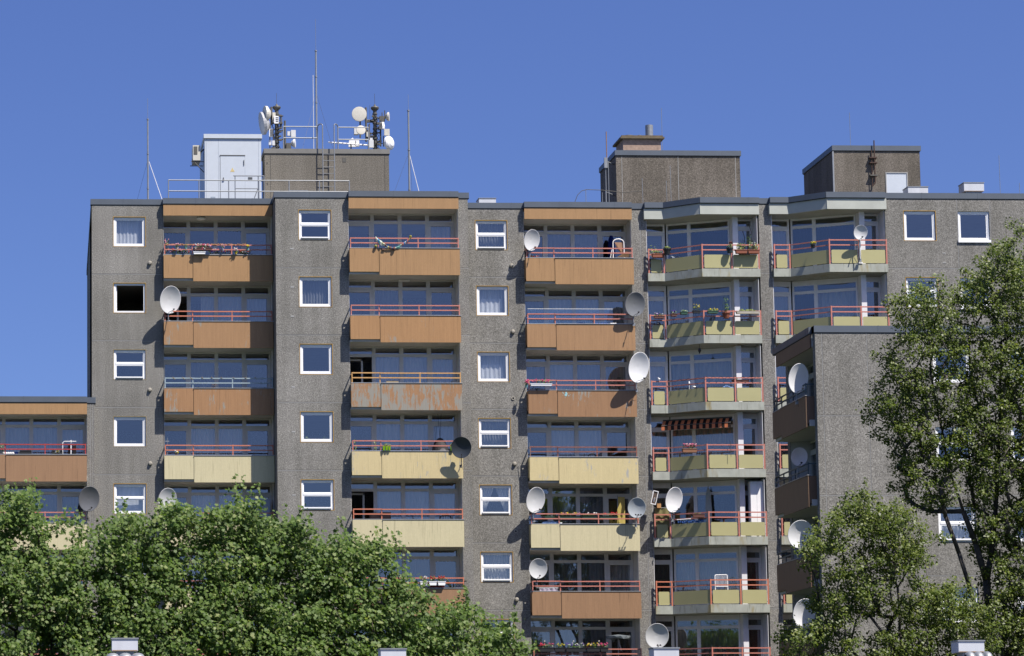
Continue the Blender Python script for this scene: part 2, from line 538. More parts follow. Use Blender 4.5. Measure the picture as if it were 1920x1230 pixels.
# ------------------------------------------------------------------ window in a concrete wall
def window(parent, x0, z0, y, k, style='one', curtain=None, foam=FOAM, M=None, w=1.32, h=1.23, sill=False):
    """x0,z0 lower-left corner of the opening at facade plane y"""
    x1, z1 = x0 + w, z0 + h
    f = MB(M)
    t = 0.075; d0 = y + 0.055; d1 = y + 0.13
    f.box(x0, x0 + t, d0, d1, z0, z1); f.box(x1 - t, x1, d0, d1, z0, z1)
    f.box(x0 + t, x1 - t, d0, d1, z0, z0 + t); f.box(x0 + t, x1 - t, d0, d1, z1 - t, z1)
    # reveal foam / sealing, thin line round the opening
    if foam:
        e = 0.028
        f.box(x0 - e, x0, y - 0.004, y + 0.05, z0 - e, z1 + e, 1); f.box(x1, x1 + e, y - 0.004, y + 0.05, z0 - e, z1 + e, 1)
        f.box(x0, x1, y - 0.004, y + 0.05, z1, z1 + e, 1)
        f.box(x0, x1, y - 0.004, y + 0.05, z0 - e, z0, 1)
    # sash
    s = 0.05; xa, xb, za, zb = x0 + t, x1 - t, z0 + t, z1 - t
    panes = []
    def sash(a, b, c, d, yy, tt=s):
        f.box(a, a + tt, yy, yy + 0.05, c, d); f.box(b - tt, b, yy, yy + 0.05, c, d)
        f.box(a + tt, b - tt, yy, yy + 0.05, c, c + tt); f.box(a + tt, b - tt, yy, yy + 0.05, d - tt, d)
        panes.append((a + tt, b - tt, c + tt, d - tt, yy + 0.025))
    if style in ('one', 'ajar'):
        sash(xa, xb, za, zb, d0 + 0.02)
    elif style == 'open':
        f.box(xa, xa + 0.03, d0 + 0.02, d0 + 0.05, za, zb)
        f.box(xa + 0.02, xa + 0.06, y + 0.14, y + 0.95, za, zb)   # sash swung into the room
    else:
        zm = z0 + h * 0.535
        f.box(xa, xb, d0 - 0.01, d1, zm - 0.04, zm + 0.04)
        sash(xa, xb, zm + 0.04, zb, d0 + 0.03, 0.035)
        if style == 'hopper':       # lower sash tilted outward a little
            sash(xa, xb, za, zm - 0.04, d0 + 0.0, 0.045)
            f.box(xa + 0.02, xb - 0.02, y - 0.05, d0, za - 0.02, za + 0.03)
        else:
            sash(xa, xb, za, zm - 0.04, d0 + 0.01, 0.045)
    if sill:
        f.box(x0 - 0.03, x1 + 0.02, y - 0.06, d0, z0 - 0.09, z0 + 0.02)
    wo = f.build("window", [FRAME_W, foam or FOAM], parent)
    if panes:
        p = MB(M)
        for a, b, c, d, yy in panes:
            p.add([(a, yy, c), (b, yy, c), (b, yy, d), (a, yy, d)], [(0, 1, 2, 3)])
        p.build("pane", GLASS, wo)
    if curtain:
        c = MB(M); yc = y + 0.30
        m = SHEER
        if curtain == 'full':
            c.pleat(x0 + 0.08, x1 - 0.16, yc, z0, z1 - 0.03, 0.014, 0.15); m = WHITEC
        elif curtain == 'half':
            c.pleat(x0 + 0.10, x1 - 0.2, yc, z0, z0 + h * 0.60, 0.016, 0.19); m = WHITEC
            c.pleat(x0 + 0.02, x1 - 0.02, yc + 0.14, z0, z1, 0.02, 0.12)
        elif curtain == 'tied':
            c.pleat(x0 + 0.04, x0 + w * 0.5, yc, z0, z1, 0.03, 0.09, 0, ('low', x0 + 0.05, 0.75))
            c.pleat(x0 + w * 0.5, x1 - 0.04, yc, z0, z1, 0.03, 0.09, 0, ('low', x1 - 0.05, 0.75)); m = WHITEC
        elif curtain == 'lace':
            c.pleat(x0 + 0.02, x1 - 0.02, yc, z0, z1, 0.03, 0.11)
            c.pleat(x0 + 0.02, x1 - 0.02, yc - 0.05, z0, z0 + h * 0.45, 0.03, 0.13)
        elif curtain == 'blind':
            c.pleat(x0 + 0.05, x1 - 0.05, yc, z0 + 0.12, z1, 0.004, 0.5); m = WHITEC
        elif curtain == 'net':
            c.pleat(x0 + 0.02, x1 - 0.02, yc, z0, z1, 0.025, 0.12); m = NET
        elif curtain == 'plants':
            for px_ in (x0 + 0.28, x1 - 0.30):
                c.tuft((px_, yc, z0 + 0.16), (0.13, 0.06, 0.11), 40, 0.04, 0)
                c.tube((px_, yc, z0), (px_, yc, z0 + 0.08), 0.05, 8)
            m = GREEN_Y
        elif curtain == 'bits':
            for i in range(6):
                c.box(x0 + 0.14 + i * 0.055, x0 + 0.18 + i * 0.055, yc - 0.1, yc - 0.06, z0 + 0.05, z0 + 0.15)
            c.box(x1 - 0.27, x1 - 0.24, yc - 0.1, yc - 0.06, z0 + 0.05, z0 + 0.2)
            m = BLUEC
        c.build("windowsill_items" if curtain in ('bits', 'plants') else "curtain", m, wo)
    return wo

# ------------------------------------------------------------------ concrete column of rooms
def column(parent, x0, x1, y0, zt, wins=(), M=None, yb=5.2, thick=0.25, joints=True, k0=0, matl=None, vj=(), left=True, right=True, winz=23.885, wh=1.23, ww=1.32, sx0=None):
    f = MB(M)
    m0 = matl or PEB
    ztop = zt - 0.23
    xs = [x0]
    for wx in wins:
        xs += [wx, wx + ww]
    xs.append(x1)
    for i in range(0, len(xs), 2):
        f.box(xs[i], xs[i + 1], y0, y0 + thick, 0, ztop)
    for wx in wins:
        z = ztop
        for k in range(k0, NF):
            zb = winz - H * k
            f.box(wx, wx + ww, y0, y0 + thick, zb + wh, z)
            z = zb
        f.box(wx, wx + ww, y0, y0 + thick, 0, z)
    if joints:
        for k in range(k0, NF - 1):
            zj = 22.69 - H * k
            f.box(x0 + 0.01, x1 - 0.01, y0 - 0.004, y0 + 0.02, zj, zj + 0.020, 1)
            f.box(x0 + 0.01, x1 - 0.01, y0 - 0.003, y0 + 0.02, zj + 0.020, zj + 0.040, 2)
    for xj in vj:
        f.box(xj, xj + 0.016, y0 - 0.005, y0 + 0.02, 0.1, ztop - 0.01, 1)
        f.box(xj + 0.016, xj + 0.03, y0 - 0.0035, y0 + 0.02, 0.1, ztop - 0.01, 2)
    f.build("wall", [m0, SEAL, SEALD], parent)
    c = MB(M)
    if left: c.box(x0, x0 + 0.2, y0 + thick, yb, 0, ztop)
    if right: c.box(x1 - 0.2, x1, y0 + thick, yb, 0, ztop)
    c.build("cross_wall", m0, parent)
    s = MB(M)
    for k in range(k0, NF):
        zz = 22.38 - H * k
        s.box(sx0 or x0 + 0.2, x1 - 0.2, y0 + thick, yb, zz, zz + 0.22)
        s.build("storey_slab", ROOM, parent); s = MB(M)
    s.box(sx0 or x0 + 0.2, x1 - 0.2, y0 + thick, yb, zt - 0.60, zt - 0.24)
    s.build("storey_slab", ROOM, parent)

def flashing(parent, segs, zt, M=None, name="parapet"):
    """segs: plan polylines of the facade front; metal capping following them"""
    f = MB(M)
    for (xa, ya, xb, yb) in segs:
        d = Vector((xb - xa, yb - ya, 0)); L_ = d.length; d.normalize(); n = Vector((d.y, -d.x, 0))   # outward
        o = Vector((xa, ya, 0)) + n * 0.03
        poly = [o, o + d * L_, o + d * L_ - n * 0.33, o - n * 0.33]
        f.prism([(p.x, p.y) for p in poly], zt - 0.235, zt)
        u = 1.3 + (xa * 7.3) % 1.0
        while u < L_ - 0.3:          # folded seams between the metal lengths
            q = [Vector((xa, ya, 0)) + n * 0.0345 + d * u, Vector((xa, ya, 0)) + n * 0.0345 + d * (u + 0.035), Vector((xa, ya, 0)) - n * 0.29 + d * (u + 0.035), Vector((xa, ya, 0)) - n * 0.29 + d * u]
            f.prism([(p.x, p.y) for p in q], zt - 0.238, zt + 0.006)
            u += 2.35
        o = Vector((xa, ya, 0)) + n * 0.015
        poly = [o, o + d * L_, o + d * L_ - n * 0.1, o - n * 0.1]
        f.prism([(p.x, p.y) for p in poly], zt - 0.262, zt - 0.2352, 1)
    f.build(name, [FLASH, SEALD], parent)

# ------------------------------------------------------------------ straight loggia bay
def ribbed(f, x0, x1, y, z0, z1, mi=0, pitch=0.15, d=0.0014):
    """trapezoid sheet facing -y, closed at the back"""
    prof = []
    n = max(1, round((x1 - x0) / pitch)); p = (x1 - x0) / n
    for i in range(n):
        a = x0 + i * p
        prof += [(a, y), (a + p * 0.80, y), (a + p * 0.86, y + d), (a + p * 0.94, y + d)]
    prof.append((x1, y))
    back = [(x1, y + 0.05), (x0, y + 0.05)]
    f.prism(prof + back, z0, z1, mi)

def loggia(parent, M, k, pan=None, rail=None, spec='ssss', open_left=False, side=True, frame=None, zt=25.88, k0=0, side_y=0.02):
    dz = -H * k
    # slab / balcony body
    if pan is not None:
        b = MB(M)
        b.box(0.0, 4.55, -0.34, 5.2, 22.38 + dz, 22.60 + dz)
        bal = b.build("balcony", PLASTER, parent)
        p = MB(M)
        ribbed(p, 0.0, 1.216, -0.428, 22.47 + dz, 23.44 + dz)
        ribbed(p, 1.224, 4.54, -0.45, 22.335 + dz, 23.43 + dz)
        p.box(0.0, 0.04, -0.347, 0.0, 22.47 + dz, 23.44 + dz)
        p.box(4.50, 4.54, -0.397, 0.0, 22.47 + dz, 23.43 + dz)
        p.box(1.20, 1.24, -0.385, -0.36, 22.47 + dz, 23.42 + dz, 1)
        p.build("front_panel", [pan, SEALD], bal)
        c = MB(M)
        c.box(0.0, 1.22, -0.425, -0.31, 23.455 + dz, 23.475 + dz); c.box(1.222, 4.56, -0.475, -0.36, 23.446 + dz, 23.466 + dz)
        c.box(0.01, 1.22, -0.41, -0.33, 23.4402 + dz, 23.4548 + dz, 1); c.box(1.222, 4.55, -0.46, -0.38, 23.4302 + dz, 23.4458 + dz, 1)
        c.build("coping", [COPING, BLACK], bal)
        if rail is not None:
            r = MB(M)
            zt_, zm_ = 23.865 + dz, 23.67 + dz
            q = 0.022
            def sq(xa, xb, y, z, t=q): r.box(xa, xb, y - t, y + t, z - t, z + t)
            sq(0.03, 1.20, -0.37, zt_ + 0.015); sq(0.03, 1.20, -0.37, zm_ + 0.01)
            sq(1.20, 4.50, -0.42, zt_); sq(1.20, 4.50, -0.42, zm_)
            for px_, py_ in ((0.045, -0.37), (1.19, -0.395), (2.83, -0.42), (4.485, -0.42)):
                r.box(px_ - 0.02, px_ + 0.02, py_ - 0.018, py_ + 0.018, 23.30 + dz, zt_ + 0.035)
            r.box(0.025, 0.065, -0.37, 0.0, zt_ - 0.02, zt_ + 0.02)
            r.box(4.465, 4.505, -0.42, 0.0, zt_ - 0.02, zt_ + 0.02)
            r.build("railing", rail, bal)
    # side walls, plastered
    s = MB(M)
    s.box(0.0, 0.012, side_y, 0.95, 22.6 + dz, 25.18 + dz)
    s.build("side_wall", FRAME_G if side else PLASTER, parent)
    s = MB(M)
    s.box(4.535, 4.55, 0.02, 0.95, 22.6 + dz, 25.18 + dz)
    s.build("side_wall", FRAME_G if side else PLASTER, parent)
    # glazing
    F = frame or FRAME_G
    f = MB(M); y = 0.95
    z0, z1 = 22.60 + dz, 25.18 + dz
    zt0, zt1 = 24.745 + dz, 24.86 + dz
    mull = [0.0, 1.10, 2.25, 3.40, 4.50]
    hw = [0.03, 0.075, 0.08, 0.08, 0.05]
    for mx_, w_ in zip(mull, hw):
        f.box(mx_ - w_ + (0.045 if mx_ == 0 else 0), mx_ + w_, y - 0.03, y + 0.08, z0, z1)
        f.box(mx_ - w_ * 0.25, mx_ + w_ * 0.25, y - 0.045, y - 0.03, z0, z1)
    for i in range(4):
        a = mull[i] + hw[i]; b_ = mull[i + 1] - hw[i + 1]
        f.box(a, b_, y - 0.02, y + 0.07, zt0, zt1)
        f.box(a, b_, y - 0.02, y + 0.07, z1 - 0.07, z1)
        f.box(a, b_, y - 0.02, y + 0.07, z0, z0 + 0.12)
        if i in (0, 3) and not (i == 0 and spec[0] == 'o'):
            t = 0.06
            f.box(a, a + t, y - 0.035, y + 0.04, z0 + 0.12, zt0); f.box(b_ - t, b_, y - 0.035, y + 0.04, z0 + 0.12, zt0)
            f.box(a + t, b_ - t, y - 0.035, y + 0.04, zt0 - 0.09, zt0)
    if spec[0] == 'o':     # door swung inwards
        f.box(0.10, 0.70, y + 0.45, y + 0.50, zt0 - 0.10, zt0 - 0.02); f.box(0.62, 0.70, y + 0.45, y + 0.50, z0 + 0.1, zt0 - 0.02)
    wo = f.build("balcony_window", F, parent)
    p = MB(M)
    for i in range(4):
        a = mull[i] + hw[i]; b_ = mull[i + 1] - hw[i + 1]
        for (c, d) in ((zt1, z1 - 0.07), (z0 + 0.12, zt0)):
            if i == 0 and spec[0] == 'o' and c < zt1: continue
            p.add([(a, y + 0.02, c), (b_, y + 0.02, c), (b_, y + 0.02, d), (a, y + 0.02, d)], [(0, 1, 2, 3)])
    p.build("pane", GLASS_D, wo)
    cu = {}
    mm = {'s': SHEER, 'n': NET, 'b': BLIND, 'w': WHITEC, 'd': DARKC, 'h': SHEER, 'r': REDC}
    for i, ch in enumerate(spec):
        if ch in mm:
            c = cu.setdefault(ch, MB(M))
            a, b_ = mull[i] + 0.04, mull[i + 1] - 0.04
            if ch == 'h': a = a + (b_ - a) * 0.45
            if ch == 'b': c.pleat(a, b_, y + 0.25, z0 + 0.1, zt0 + 0.02, 0.02, 0.10)
            else: c.pleat(a, b_, y + 0.25, z0 + 0.1, zt0 + 0.03, 0.03, 0.17)
    for ch, c in cu.items():
        c.build("curtain", mm[ch], wo)

def bay_top(parent, M, fascia, zt=25.88):
    f = MB(M)
    ribbed(f, 0.0, 4.55, -0.25, zt - 0.735, zt - 0.263)
    f.build("fascia", fascia, parent)
    c = MB(M)
    c.box(0.0, 4.55, -0.19, 5.2, zt - 0.70, zt - 0.40)
    c.build("roof_slab", PLASTER, parent)

# ------------------------------------------------------------------ main building
main = thing("apartment_building", "tall grey concrete apartment block with stepped facade and balconies", "apartment building", (1.57, -1.57, 0))
T = Matrix.Translation

column(main, 1.57, 4.53, 0.0, 25.88, (2.48,))
column(main, 9.12, 12.13, -1.57, 25.88, (10.09,))
column(main, 16.68, 17.10, -1.57, 25.88, (), vj=())
column(main, 17.10, 19.75, 0.4, 25.88, (17.72,), left=False)
column(main, 24.30, 24.95, 0.4, 25.88, (), vj=(24.70,))
column(main, 29.45, 29.97, -0.75, 25.88, ())
column(main, 34.43, 47.0, -1.9, 25.88, (35.22, 37.49, 42.0), vj=(37.45, 38.84))
WZ = 23.885
A_w = [('one', 'full', FOAM), ('open', None, FOAM), ('hopper', None, FOAM_D), ('one', None, FOAM_D), ('two', 'blind', FOAM), ('one', 'net', FOAM_D), ('two', None, FOAM_D), ('one', 'half', FOAM), ('one', None, FOAM)]
B_w = [('hopper', None, FOAM), ('one', 'net', FOAM), ('ajar', None, FOAM), ('one', 'plants', FOAM), ('hopper', None, FOAM), ('one', 'full', FOAM_D), ('two', None, FOAM_D), ('one', None, FOAM), ('one', 'half', FOAM)]
C_w = [('hopper', 'net', FOAM), ('one', 'half', FOAM), ('one', 'half', FOAM), ('hopper', 'net', FOAM), ('hopper', 'tied', FOAM), ('hopper', 'lace', FOAM), ('hopper', None, FOAM), ('one', None, FOAM), ('one', 'net', FOAM)]
R1_w = [('one', 'bits', FOAM), ('two', None, FOAM), ('one', None, FOAM), ('one', 'half', FOAM)] + [('two', None, FOAM)] * 5
R2_w = [('one', None, None), ('one', None, FOAM_D), ('two', None, None), ('one', None, None)] + [('one', 'net', None)] * 5
for k in range(NF):
    window(main, 2.48, WZ - H * k, 0.0, k, *A_w[k])
    window(main, 10.09, WZ - H * k, -1.57, k, *B_w[k])
    window(main, 17.72, WZ - H * k, 0.4, k, *C_w[k])
    window(main, 35.22, WZ - H * k, -1.9, k, *R1_w[k])
    window(main, 37.49, WZ - H * k, -1.9, k, *R2_w[k], sill=True)
    window(main, 42.0, WZ - H * k, -1.9, k, 'one', None, FOAM)
# roof capping
flashing(main, [(1.57, 16, 1.57, 0), (1.515, 0, 4.53, 0), (4.53, -0.25, 9.08, -0.25), (9.12, 0.3, 9.12, -1.57), (9.065, -1.57, 12.13, -1.57), (12.13, -1.82, 16.68, -1.82),
                (16.68, -1.57, 17.155, -1.57), (17.1, -1.2, 17.1, 0.4), (17.1, 0.4, 19.75, 0.4), (19.75, 0.15, 24.30, 0.15), (24.30, 0.4, 24.85, 0.4)], 25.88)
flashing(main, [(24.85, 0.16, 25.635, 0.16), (25.635, 0.16, 26.95, -0.90), (26.95, -0.90, 29.45, -0.90), (29.45, -0.75, 29.9, -0.75),
                (29.88, -0.99, 30.66, -0.99), (30.66, -0.99, 31.94, -2.05), (31.94, -2.05, 34.42, -2.05), (34.42, -1.6, 34.42, -1.9), (34.42, -1.9, 47.0, -1.9)], 25.88)

bays = [
    (4.55, 0.0, [(TAN, R_SAL, 'd d '), (ORG, R_ORG, 'ohss'), (ORG_P, R_BLU, ' n  '), (CREAM, R_ORG, ' bb '), (CREAM, R_ORG, 'nbbb'), (CREAM, R_SAL, 'nsns'), (BRN, R_SAL, 'snns'), (BRN, R_SAL, 'nnnn')]),
    (12.13, -1.57, [(TAN, R_SAL, '   s'), (TAN2, R_SAL, ' n d'), (ORG_PP, R_OCH, 'osss'), (YEL_P, R_SAL, ' sss'), (CREAM, R_ORG, 'osss'), (BRN, R_ORG, 'nnnd'), (BRN, R_SAL, 'nsnn'), (BRN, R_SAL, 'nsnn')]),
    (19.75, 0.4, [(TAN, R_SAL, 'dnnd'), (ORG, R_SAL, 'nsss'), (BRN_P, R_SAL, 'nsnn'), (YEL, R_RST, ' ss '), (CREAM, R_SAL, ' nnd'), (BRN, R_SAL, 'nnns'), (BRN, R_SAL, 'nnnd'), (BRN, R_SAL, 'nnnd')]),
]
for bx, by, fl in bays:
    Mb = T((bx, by, 0))
    bay_top(main, Mb, TAN)
    for k, (pm, rm, sp) in enumerate(fl):
        loggia(main, Mb, k, pm, rm, sp)

# ------------------------------------------------------------------ stepped corner bays
PL = [(24.95, 0.20), (25.65, 0.20), (26.97, -0.90), (29.42, -0.90)]

def corner_bay(parent, ox, oy, k, railm, kinds, top=False):
    dz = -H * k
    P = [(a + ox, b + oy) for a, b in PL]
    s = MB()
    s.prism([P[0], P[1], P[2], P[3], (29.42 + ox, 4.0 + oy), (24.96 + ox, 4.0 + oy)], 22.52 + dz, 22.86 + dz)
    bal = s.build("balcony", SLABC, parent)
    # infill panels
    def pan(mb, a, b, i0, i1, z0, z1, cut=0.03):
        a = Vector((*a, 0)); b = Vector((*b, 0)); d = (b - a); L_ = d.length; d.normalize(); n = Vector((d.y, -d.x, 0))
        x0, x1 = i0, L_ - i1
        poly = [(x0 + cut, z0), (x1 - cut, z0), (x1, z0 + cut), (x1, z1 - cut), (x1 - cut, z1), (x0 + cut, z1), (x0, z1 - cut), (x0, z0 + cut)]
        mb.plate(poly, a - n * 0.045, d, n, 0.012)
    z0, z1 = 22.895 + dz, 23.455 + dz
    mid = (28.24 + ox, P[2][1])
    for (a, b, i0, i1) in ((P[0], P[1], 0.13, 0.12), (P[1], P[2], 0.03, 0.03), (P[2], mid, 0.11, 0.07), (mid, P[3], 0.07, 0.10)):
        q = MB(); pan(q, a, b, i0, i1, z0, z1)
        q.build("infill_panel", OLIVE, bal)
    r = MB()
    pts = [(P[0][0] + 0.045, P[0][1]), (P[1][0] - 0.01, P[1][1]), (P[2][0] + 0.03, P[2][1]), (P[3][0] - 0.04, P[3][1])]
    for z in (23.865 + dz, 23.655 + dz):
        for a, b in zip(pts[:-1], pts[1:]):
            a_ = Vector((*a, 0)); b_ = Vector((*b, 0)); d = (b_ - a_).normalized(); n = Vector((d.y, -d.x, 0))
            o = a_ + n * (-0.04)
            e = b_ + n * (-0.04)
            w = n * 0.02
            r.prism([tuple((o + w).xy), tuple((e + w).xy), tuple((e - w).xy), tuple((o - w).xy)], z - 0.024, z + 0.024)
    for a in (pts[0], pts[1], pts[2], (28.24 + ox, P[2][1]), pts[3]):
        r.box(a[0] - 0.027, a[0] + 0.027, a[1] + 0.015, a[1] + 0.063, 22.86 + dz, 23.905 + dz)
    for a, sgn in ((pts[0], 1), (pts[1], -1), (pts[2], 1), (mid, -1), (mid, 1), (pts[3], -1)):
        for z in (22.97 + dz, 23.36 + dz):
            xa, xb = sorted((a[0], a[0] + sgn * 0.12))
            r.box(xa, xb, a[1] + 0.05, a[1] + 0.07, z - 0.008, z + 0.008)
    r.build("railing", railm, bal)
    # plastered left reveal and right reveal
    w = MB()
    w.box(24.95 + ox, 24.97 + ox, 0.42 + oy, 1.3 + oy, 22.86 + dz, 25.3 + dz)
    w.build("side_wall", FRAME_B, parent)
    w = MB()
    w.box(29.372 + ox, 29.39 + ox, -0.70 + oy, 0.2 + oy, 22.86 + dz, 25.3 + dz)
    w.build("side_wall", FRAME_B, parent)
    w = MB()      # projecting white post between the slanting window and the door
    w.box(28.44 + ox, 28.66 + ox, -0.34 + oy, 0.16 + oy, 22.86 + dz, 25.31 + dz)
    w.build("post", FRAME_B, parent)
    # glazing: left light, slanting window, door
    segs = [((24.97, 1.30), (25.93, 1.30), [0.0, 1.0], 'a'), ((26.0, 1.30), (28.44, 0.16), [0.0, 0.36, 1.0], 'b'), ((28.66, 0.16), (29.40, 0.16), [0.0, 1.0], 'c')]
    z0, z1 = 22.86 + dz, 25.31 + dz
    zt0, zt1 = 24.74 + dz, 24.86 + dz
    f = MB(); p = MB()
    for (a, b, fr, tag_) in segs:
        a = Vector((a[0] + ox, a[1] + oy, 0)); b = Vector((b[0] + ox, b[1] + oy, 0)); d = b - a; L_ = d.length; d.normalize(); n = Vector((d.y, -d.x, 0))
        def bar(u0, u1, za, zb, fr_=0.03, bk=0.06):
            q = [a + d * u0 + n * fr_, a + d * u1 + n * fr_, a + d * u1 - n * bk, a + d * u0 - n * bk]
            f.prism([tuple(c.xy) for c in q], za, zb)
        us = [t * L_ for t in fr]
        hw = 0.075
        for i, u in enumerate(us):
            bar(max(0, u - hw), min(L_, u + hw), z0, z1)
        for i in range(len(us) - 1):
            ua, ub = (us[i] + hw), (us[i + 1] - hw)
            if ub <= ua: continue
            top_z = 25.09 + dz
            bar(ua, ub, top_z, z1, 0.02); bar(ua, ub, zt0, zt1, 0.022); bar(ua, ub, z0, z0 + 0.14, 0.02)
            if tag_ != 'b':
                bar(ua, ua + 0.05, z0 + 0.14, zt0, 0.035, 0.03); bar(ub - 0.05, ub, z0 + 0.14, zt0, 0.035, 0.03); bar(ua + 0.05, ub - 0.05, zt0 - 0.07, zt0, 0.035, 0.03)
            for za, zb in ((z0 + 0.14, zt0), (zt1, top_z)):
                q0 = a + d * ua; q1 = a + d * ub
                p.add([(q0.x, q0.y, za), (q1.x, q1.y, za), (q1.x, q1.y, zb), (q0.x, q0.y, zb)], [(0, 1, 2, 3)])
    wo = f.build("balcony_window", FRAME_B, parent)
    p.build("pane", GLASS_D, wo)
    mm = {'s': SHEER, 'n': NET, 'b': BLIND, 'w': WHITEC, 'd': DARKC, 'r': REDC}
    for (a, b, ch) in (((25.0, 1.55), (25.9, 1.55), kinds[0]), ((26.1, 1.52), (26.9, 1.15), kinds[1]), ((26.95, 1.13), (28.45, 0.43), kinds[2]), ((28.7, 0.42), (29.38, 0.42), kinds[3])):
        if ch not in mm: continue
        a = Vector((a[0] + ox, a[1] + oy, 0)); b = Vector((b[0] + ox, b[1] + oy, 0)); ang = math.atan2(b.y - a.y, b.x - a.x)
        c = MB(T((a.x, a.y, 0)) @ Matrix.Rotation(ang, 4, 'Z'))
        c.pleat(0, (b - a).length, 0, z0 + 0.1, 24.80 + dz, 0.025, 0.11 if ch == 'b' else 0.16)
        c.build("curtain", mm[ch], wo)

def canopy(parent, ox, oy):
    P = [(24.83, 0.19), (25.635, 0.19), (26.95, -0.87), (29.44, -0.87)]
    P = [(a + ox, b + oy) for a, b in P]
    f = MB()
    f.prism(P + [(29.42 + ox, 5.2), (24.96 + ox, 5.2)], 25.17, 25.6175)
    f.box(P[2][0] - 0.0, P[2][0] + 0.02, P[2][1] - 0.012, P[2][1], 25.175, 25.61)
    f.build("canopy", CANOPY, parent)

canopy(main, 0, 0); canopy(main, 5.03, -1.15)
b4 = [' ddn', 'nbns', 'sssn', 'sbb ', 'd  d', 'dbbr', 'dnnr', 'dnnn']
b5 = ['nddn', 'ndsd', 'nssn', 'nnnn', 'nddn', 'nnnn', 'dnnn', 'dnnn']
b4r = [R_SAL, R_SAL, R_SAL, R_SAL, R_SAL, R_ORG, R_SAL, R_SAL]
for k in range(8):
    corner_bay(main, 0, 0, k, b4r[k], b4[k])
    corner_bay(main, 5.03, -1.15, k, R_SAL, b5[k])

# building core and roof
c = MB()
c.box(1.57, 47, 5.2, 16.0, 0, 25.6)
c.build("building_core", PEB, main)
c = MB()
c.box(1.57, 1.77, 0.25, 5.2, 0, 25.645)
c.build("side_wall", PEB, main)
c = MB()
for (xa, xb, ya) in ((1.77, 4.53, 0.28), (4.53, 9.12, 0.1), (9.12, 12.13, -1.25), (12.13, 16.68, -1.5), (16.68, 17.1, -1.25), (17.1, 19.75, 0.7), (19.75, 24.3, 0.5), (24.3, 29.45, 1.0), (29.45, 34.43, 0.0), (34.43, 47, -1.6)):
    c.box(xa, xb, ya, 16, 25.62, 25.70)
c.build("roof", ROOFING, main)

# little vent caps on the walls
def cap(parent, x, y, z, ring=False):
    m = MB()
    if ring:
        m.lathe([(0.075, 0), (0.075, -0.03), (0.045, -0.03), (0.045, -0.005)], (x, y, z), 14, 0, 'y')
        m.lathe([(0.045, -0.006), (0.001, -0.006)], (x, y, z), 14, 1, 'y')
    else:
        m.lathe([(0.085, 0), (0.085, -0.05), (0.06, -0.10), (0.001, -0.11)], (x, y, z), 14, 0, 'y')
    m.build("vent_cap", [mat("beige_vent_plastic", (0.42, 0.39, 0.33), 0.6), BLACK], parent, smooth=False)
for (x, y, z, r) in ((3.99, 0, 23.18, 0), (3.97, 0, 17.84, 0), (3.98, 0, 14.77, 0), (19.21, .4, 23.2, 0), (19.22, .4, 20.39, 0), (19.18, .4, 17.57, 1), (19.19, .4, 14.81, 0), (19.19, .4, 11.99, 1), (19.18, .4, 9.15, 0)):
    cap(main, x, y, z, r)
m = MB()
for z in (23.50, 21.90, 20.68, 17.75, 15.9, 13.3):
    m.box(9.72, 9.86, -1.578, -1.57, z - 0.03, z + 0.03)
for z in (22.95, 23.35): m.box(36.78, 36.92, -1.908, -1.9, z - 0.02, z + 0.02)
m.build("filler_patch", SEAL, main)

# loggia details
m = MB(); m.lathe([(0.02, 0), (0.16, -0.02), (0.20, -0.07), (0.17, -0.10), (0.001, -0.11)], (6.15, 0.25, 25.18), 16)
m.build("ceiling_lamp", WHITE, main)
m = MB(); m.box(14.3, 14.75, -0.8, -0.7, 22.30, 22.36)
m.build("ceiling_lamp", WHITE, main)
m = MB(); m.box(19.78, 20.75, 0.9, 1.25, 22.26, 22.36)
m.build("blind_box", OFFW, main)

# ---- rooftop houses (parts of the building)
h = MB(); h.box(9.45, 15.05, 8.0, 9.5, 25.7, 29.72)
hh = h.build("lift_housing", PEB_HOUSE, main)
h = MB(); h.box(9.41, 15.09, 7.96, 9.54, 29.725, 29.94, 0); h.box(9.43, 15.07, 7.98, 9.52, 29.70, 29.7245, 1)
h.build("cap_flashing", [mat("grey_cap_concrete", (0.23, 0.225, 0.21), 0.8), SEALD], hh)
h = MB()
for x in (9.70, 14.85): h.box(x, x + 0.015, 7.994, 8.0, 25.8, 29.69)
h.box(12.95, 13.12, 7.99, 8.0, 29.35, 29.55, 1)
for z in (29.25, 28.3, 27.2): h.box(9.54, 9.58, 7.99, 8.0, z, z + 0.07, 0)
h.build("joint", [SEALD, STEEL_D], hh)

h = MB(); h.box(24.26, 29.66, 2.9, 6.3, 25.7, 28.50)
hh = h.build("stair_housing", PEB_DARK, main)
h = MB(); h.box(24.21, 29.71, 2.85, 6.35, 28.53, 28.75, 0); h.box(24.24, 29.68, 2.88, 6.32, 28.502, 28.5298, 1)
h.build("cap_flashing", [FLASH, SEALD], hh)
h = MB()
for x in (24.50, 26.95, 29.45): h.box(x, x + 0.02, 2.893, 2.9, 25.8, 28.49)
h.build("joint", SEAL, hh)
h = MB()
h.box(24.92, 26.62, 4.5, 6.0, 28.752, 28.98, 2)
h.box(24.90, 26.64, 4.48, 6.02, 28.981, 29.04, 3)
h.box(24.93, 26.60, 4.51, 5.99, 29.041, 29.63, 0)
h.box(24.80, 26.74, 4.38, 6.12, 29.64, 29.72, 1); h.box(24.86, 26.68, 4.44, 6.06, 29.7205, 29.79, 1)
ch = h.build("chimney_stack", [mat("weathered_red_brick", (0.42, 0.30, 0.23), 0.9, var=0.30, vscale=6), mat("mossy_cement_cap", (0.17, 0.135, 0.085), 0.95, var=0.3, vscale=5), PEB_DARK, WHITE], hh)
h = MB()
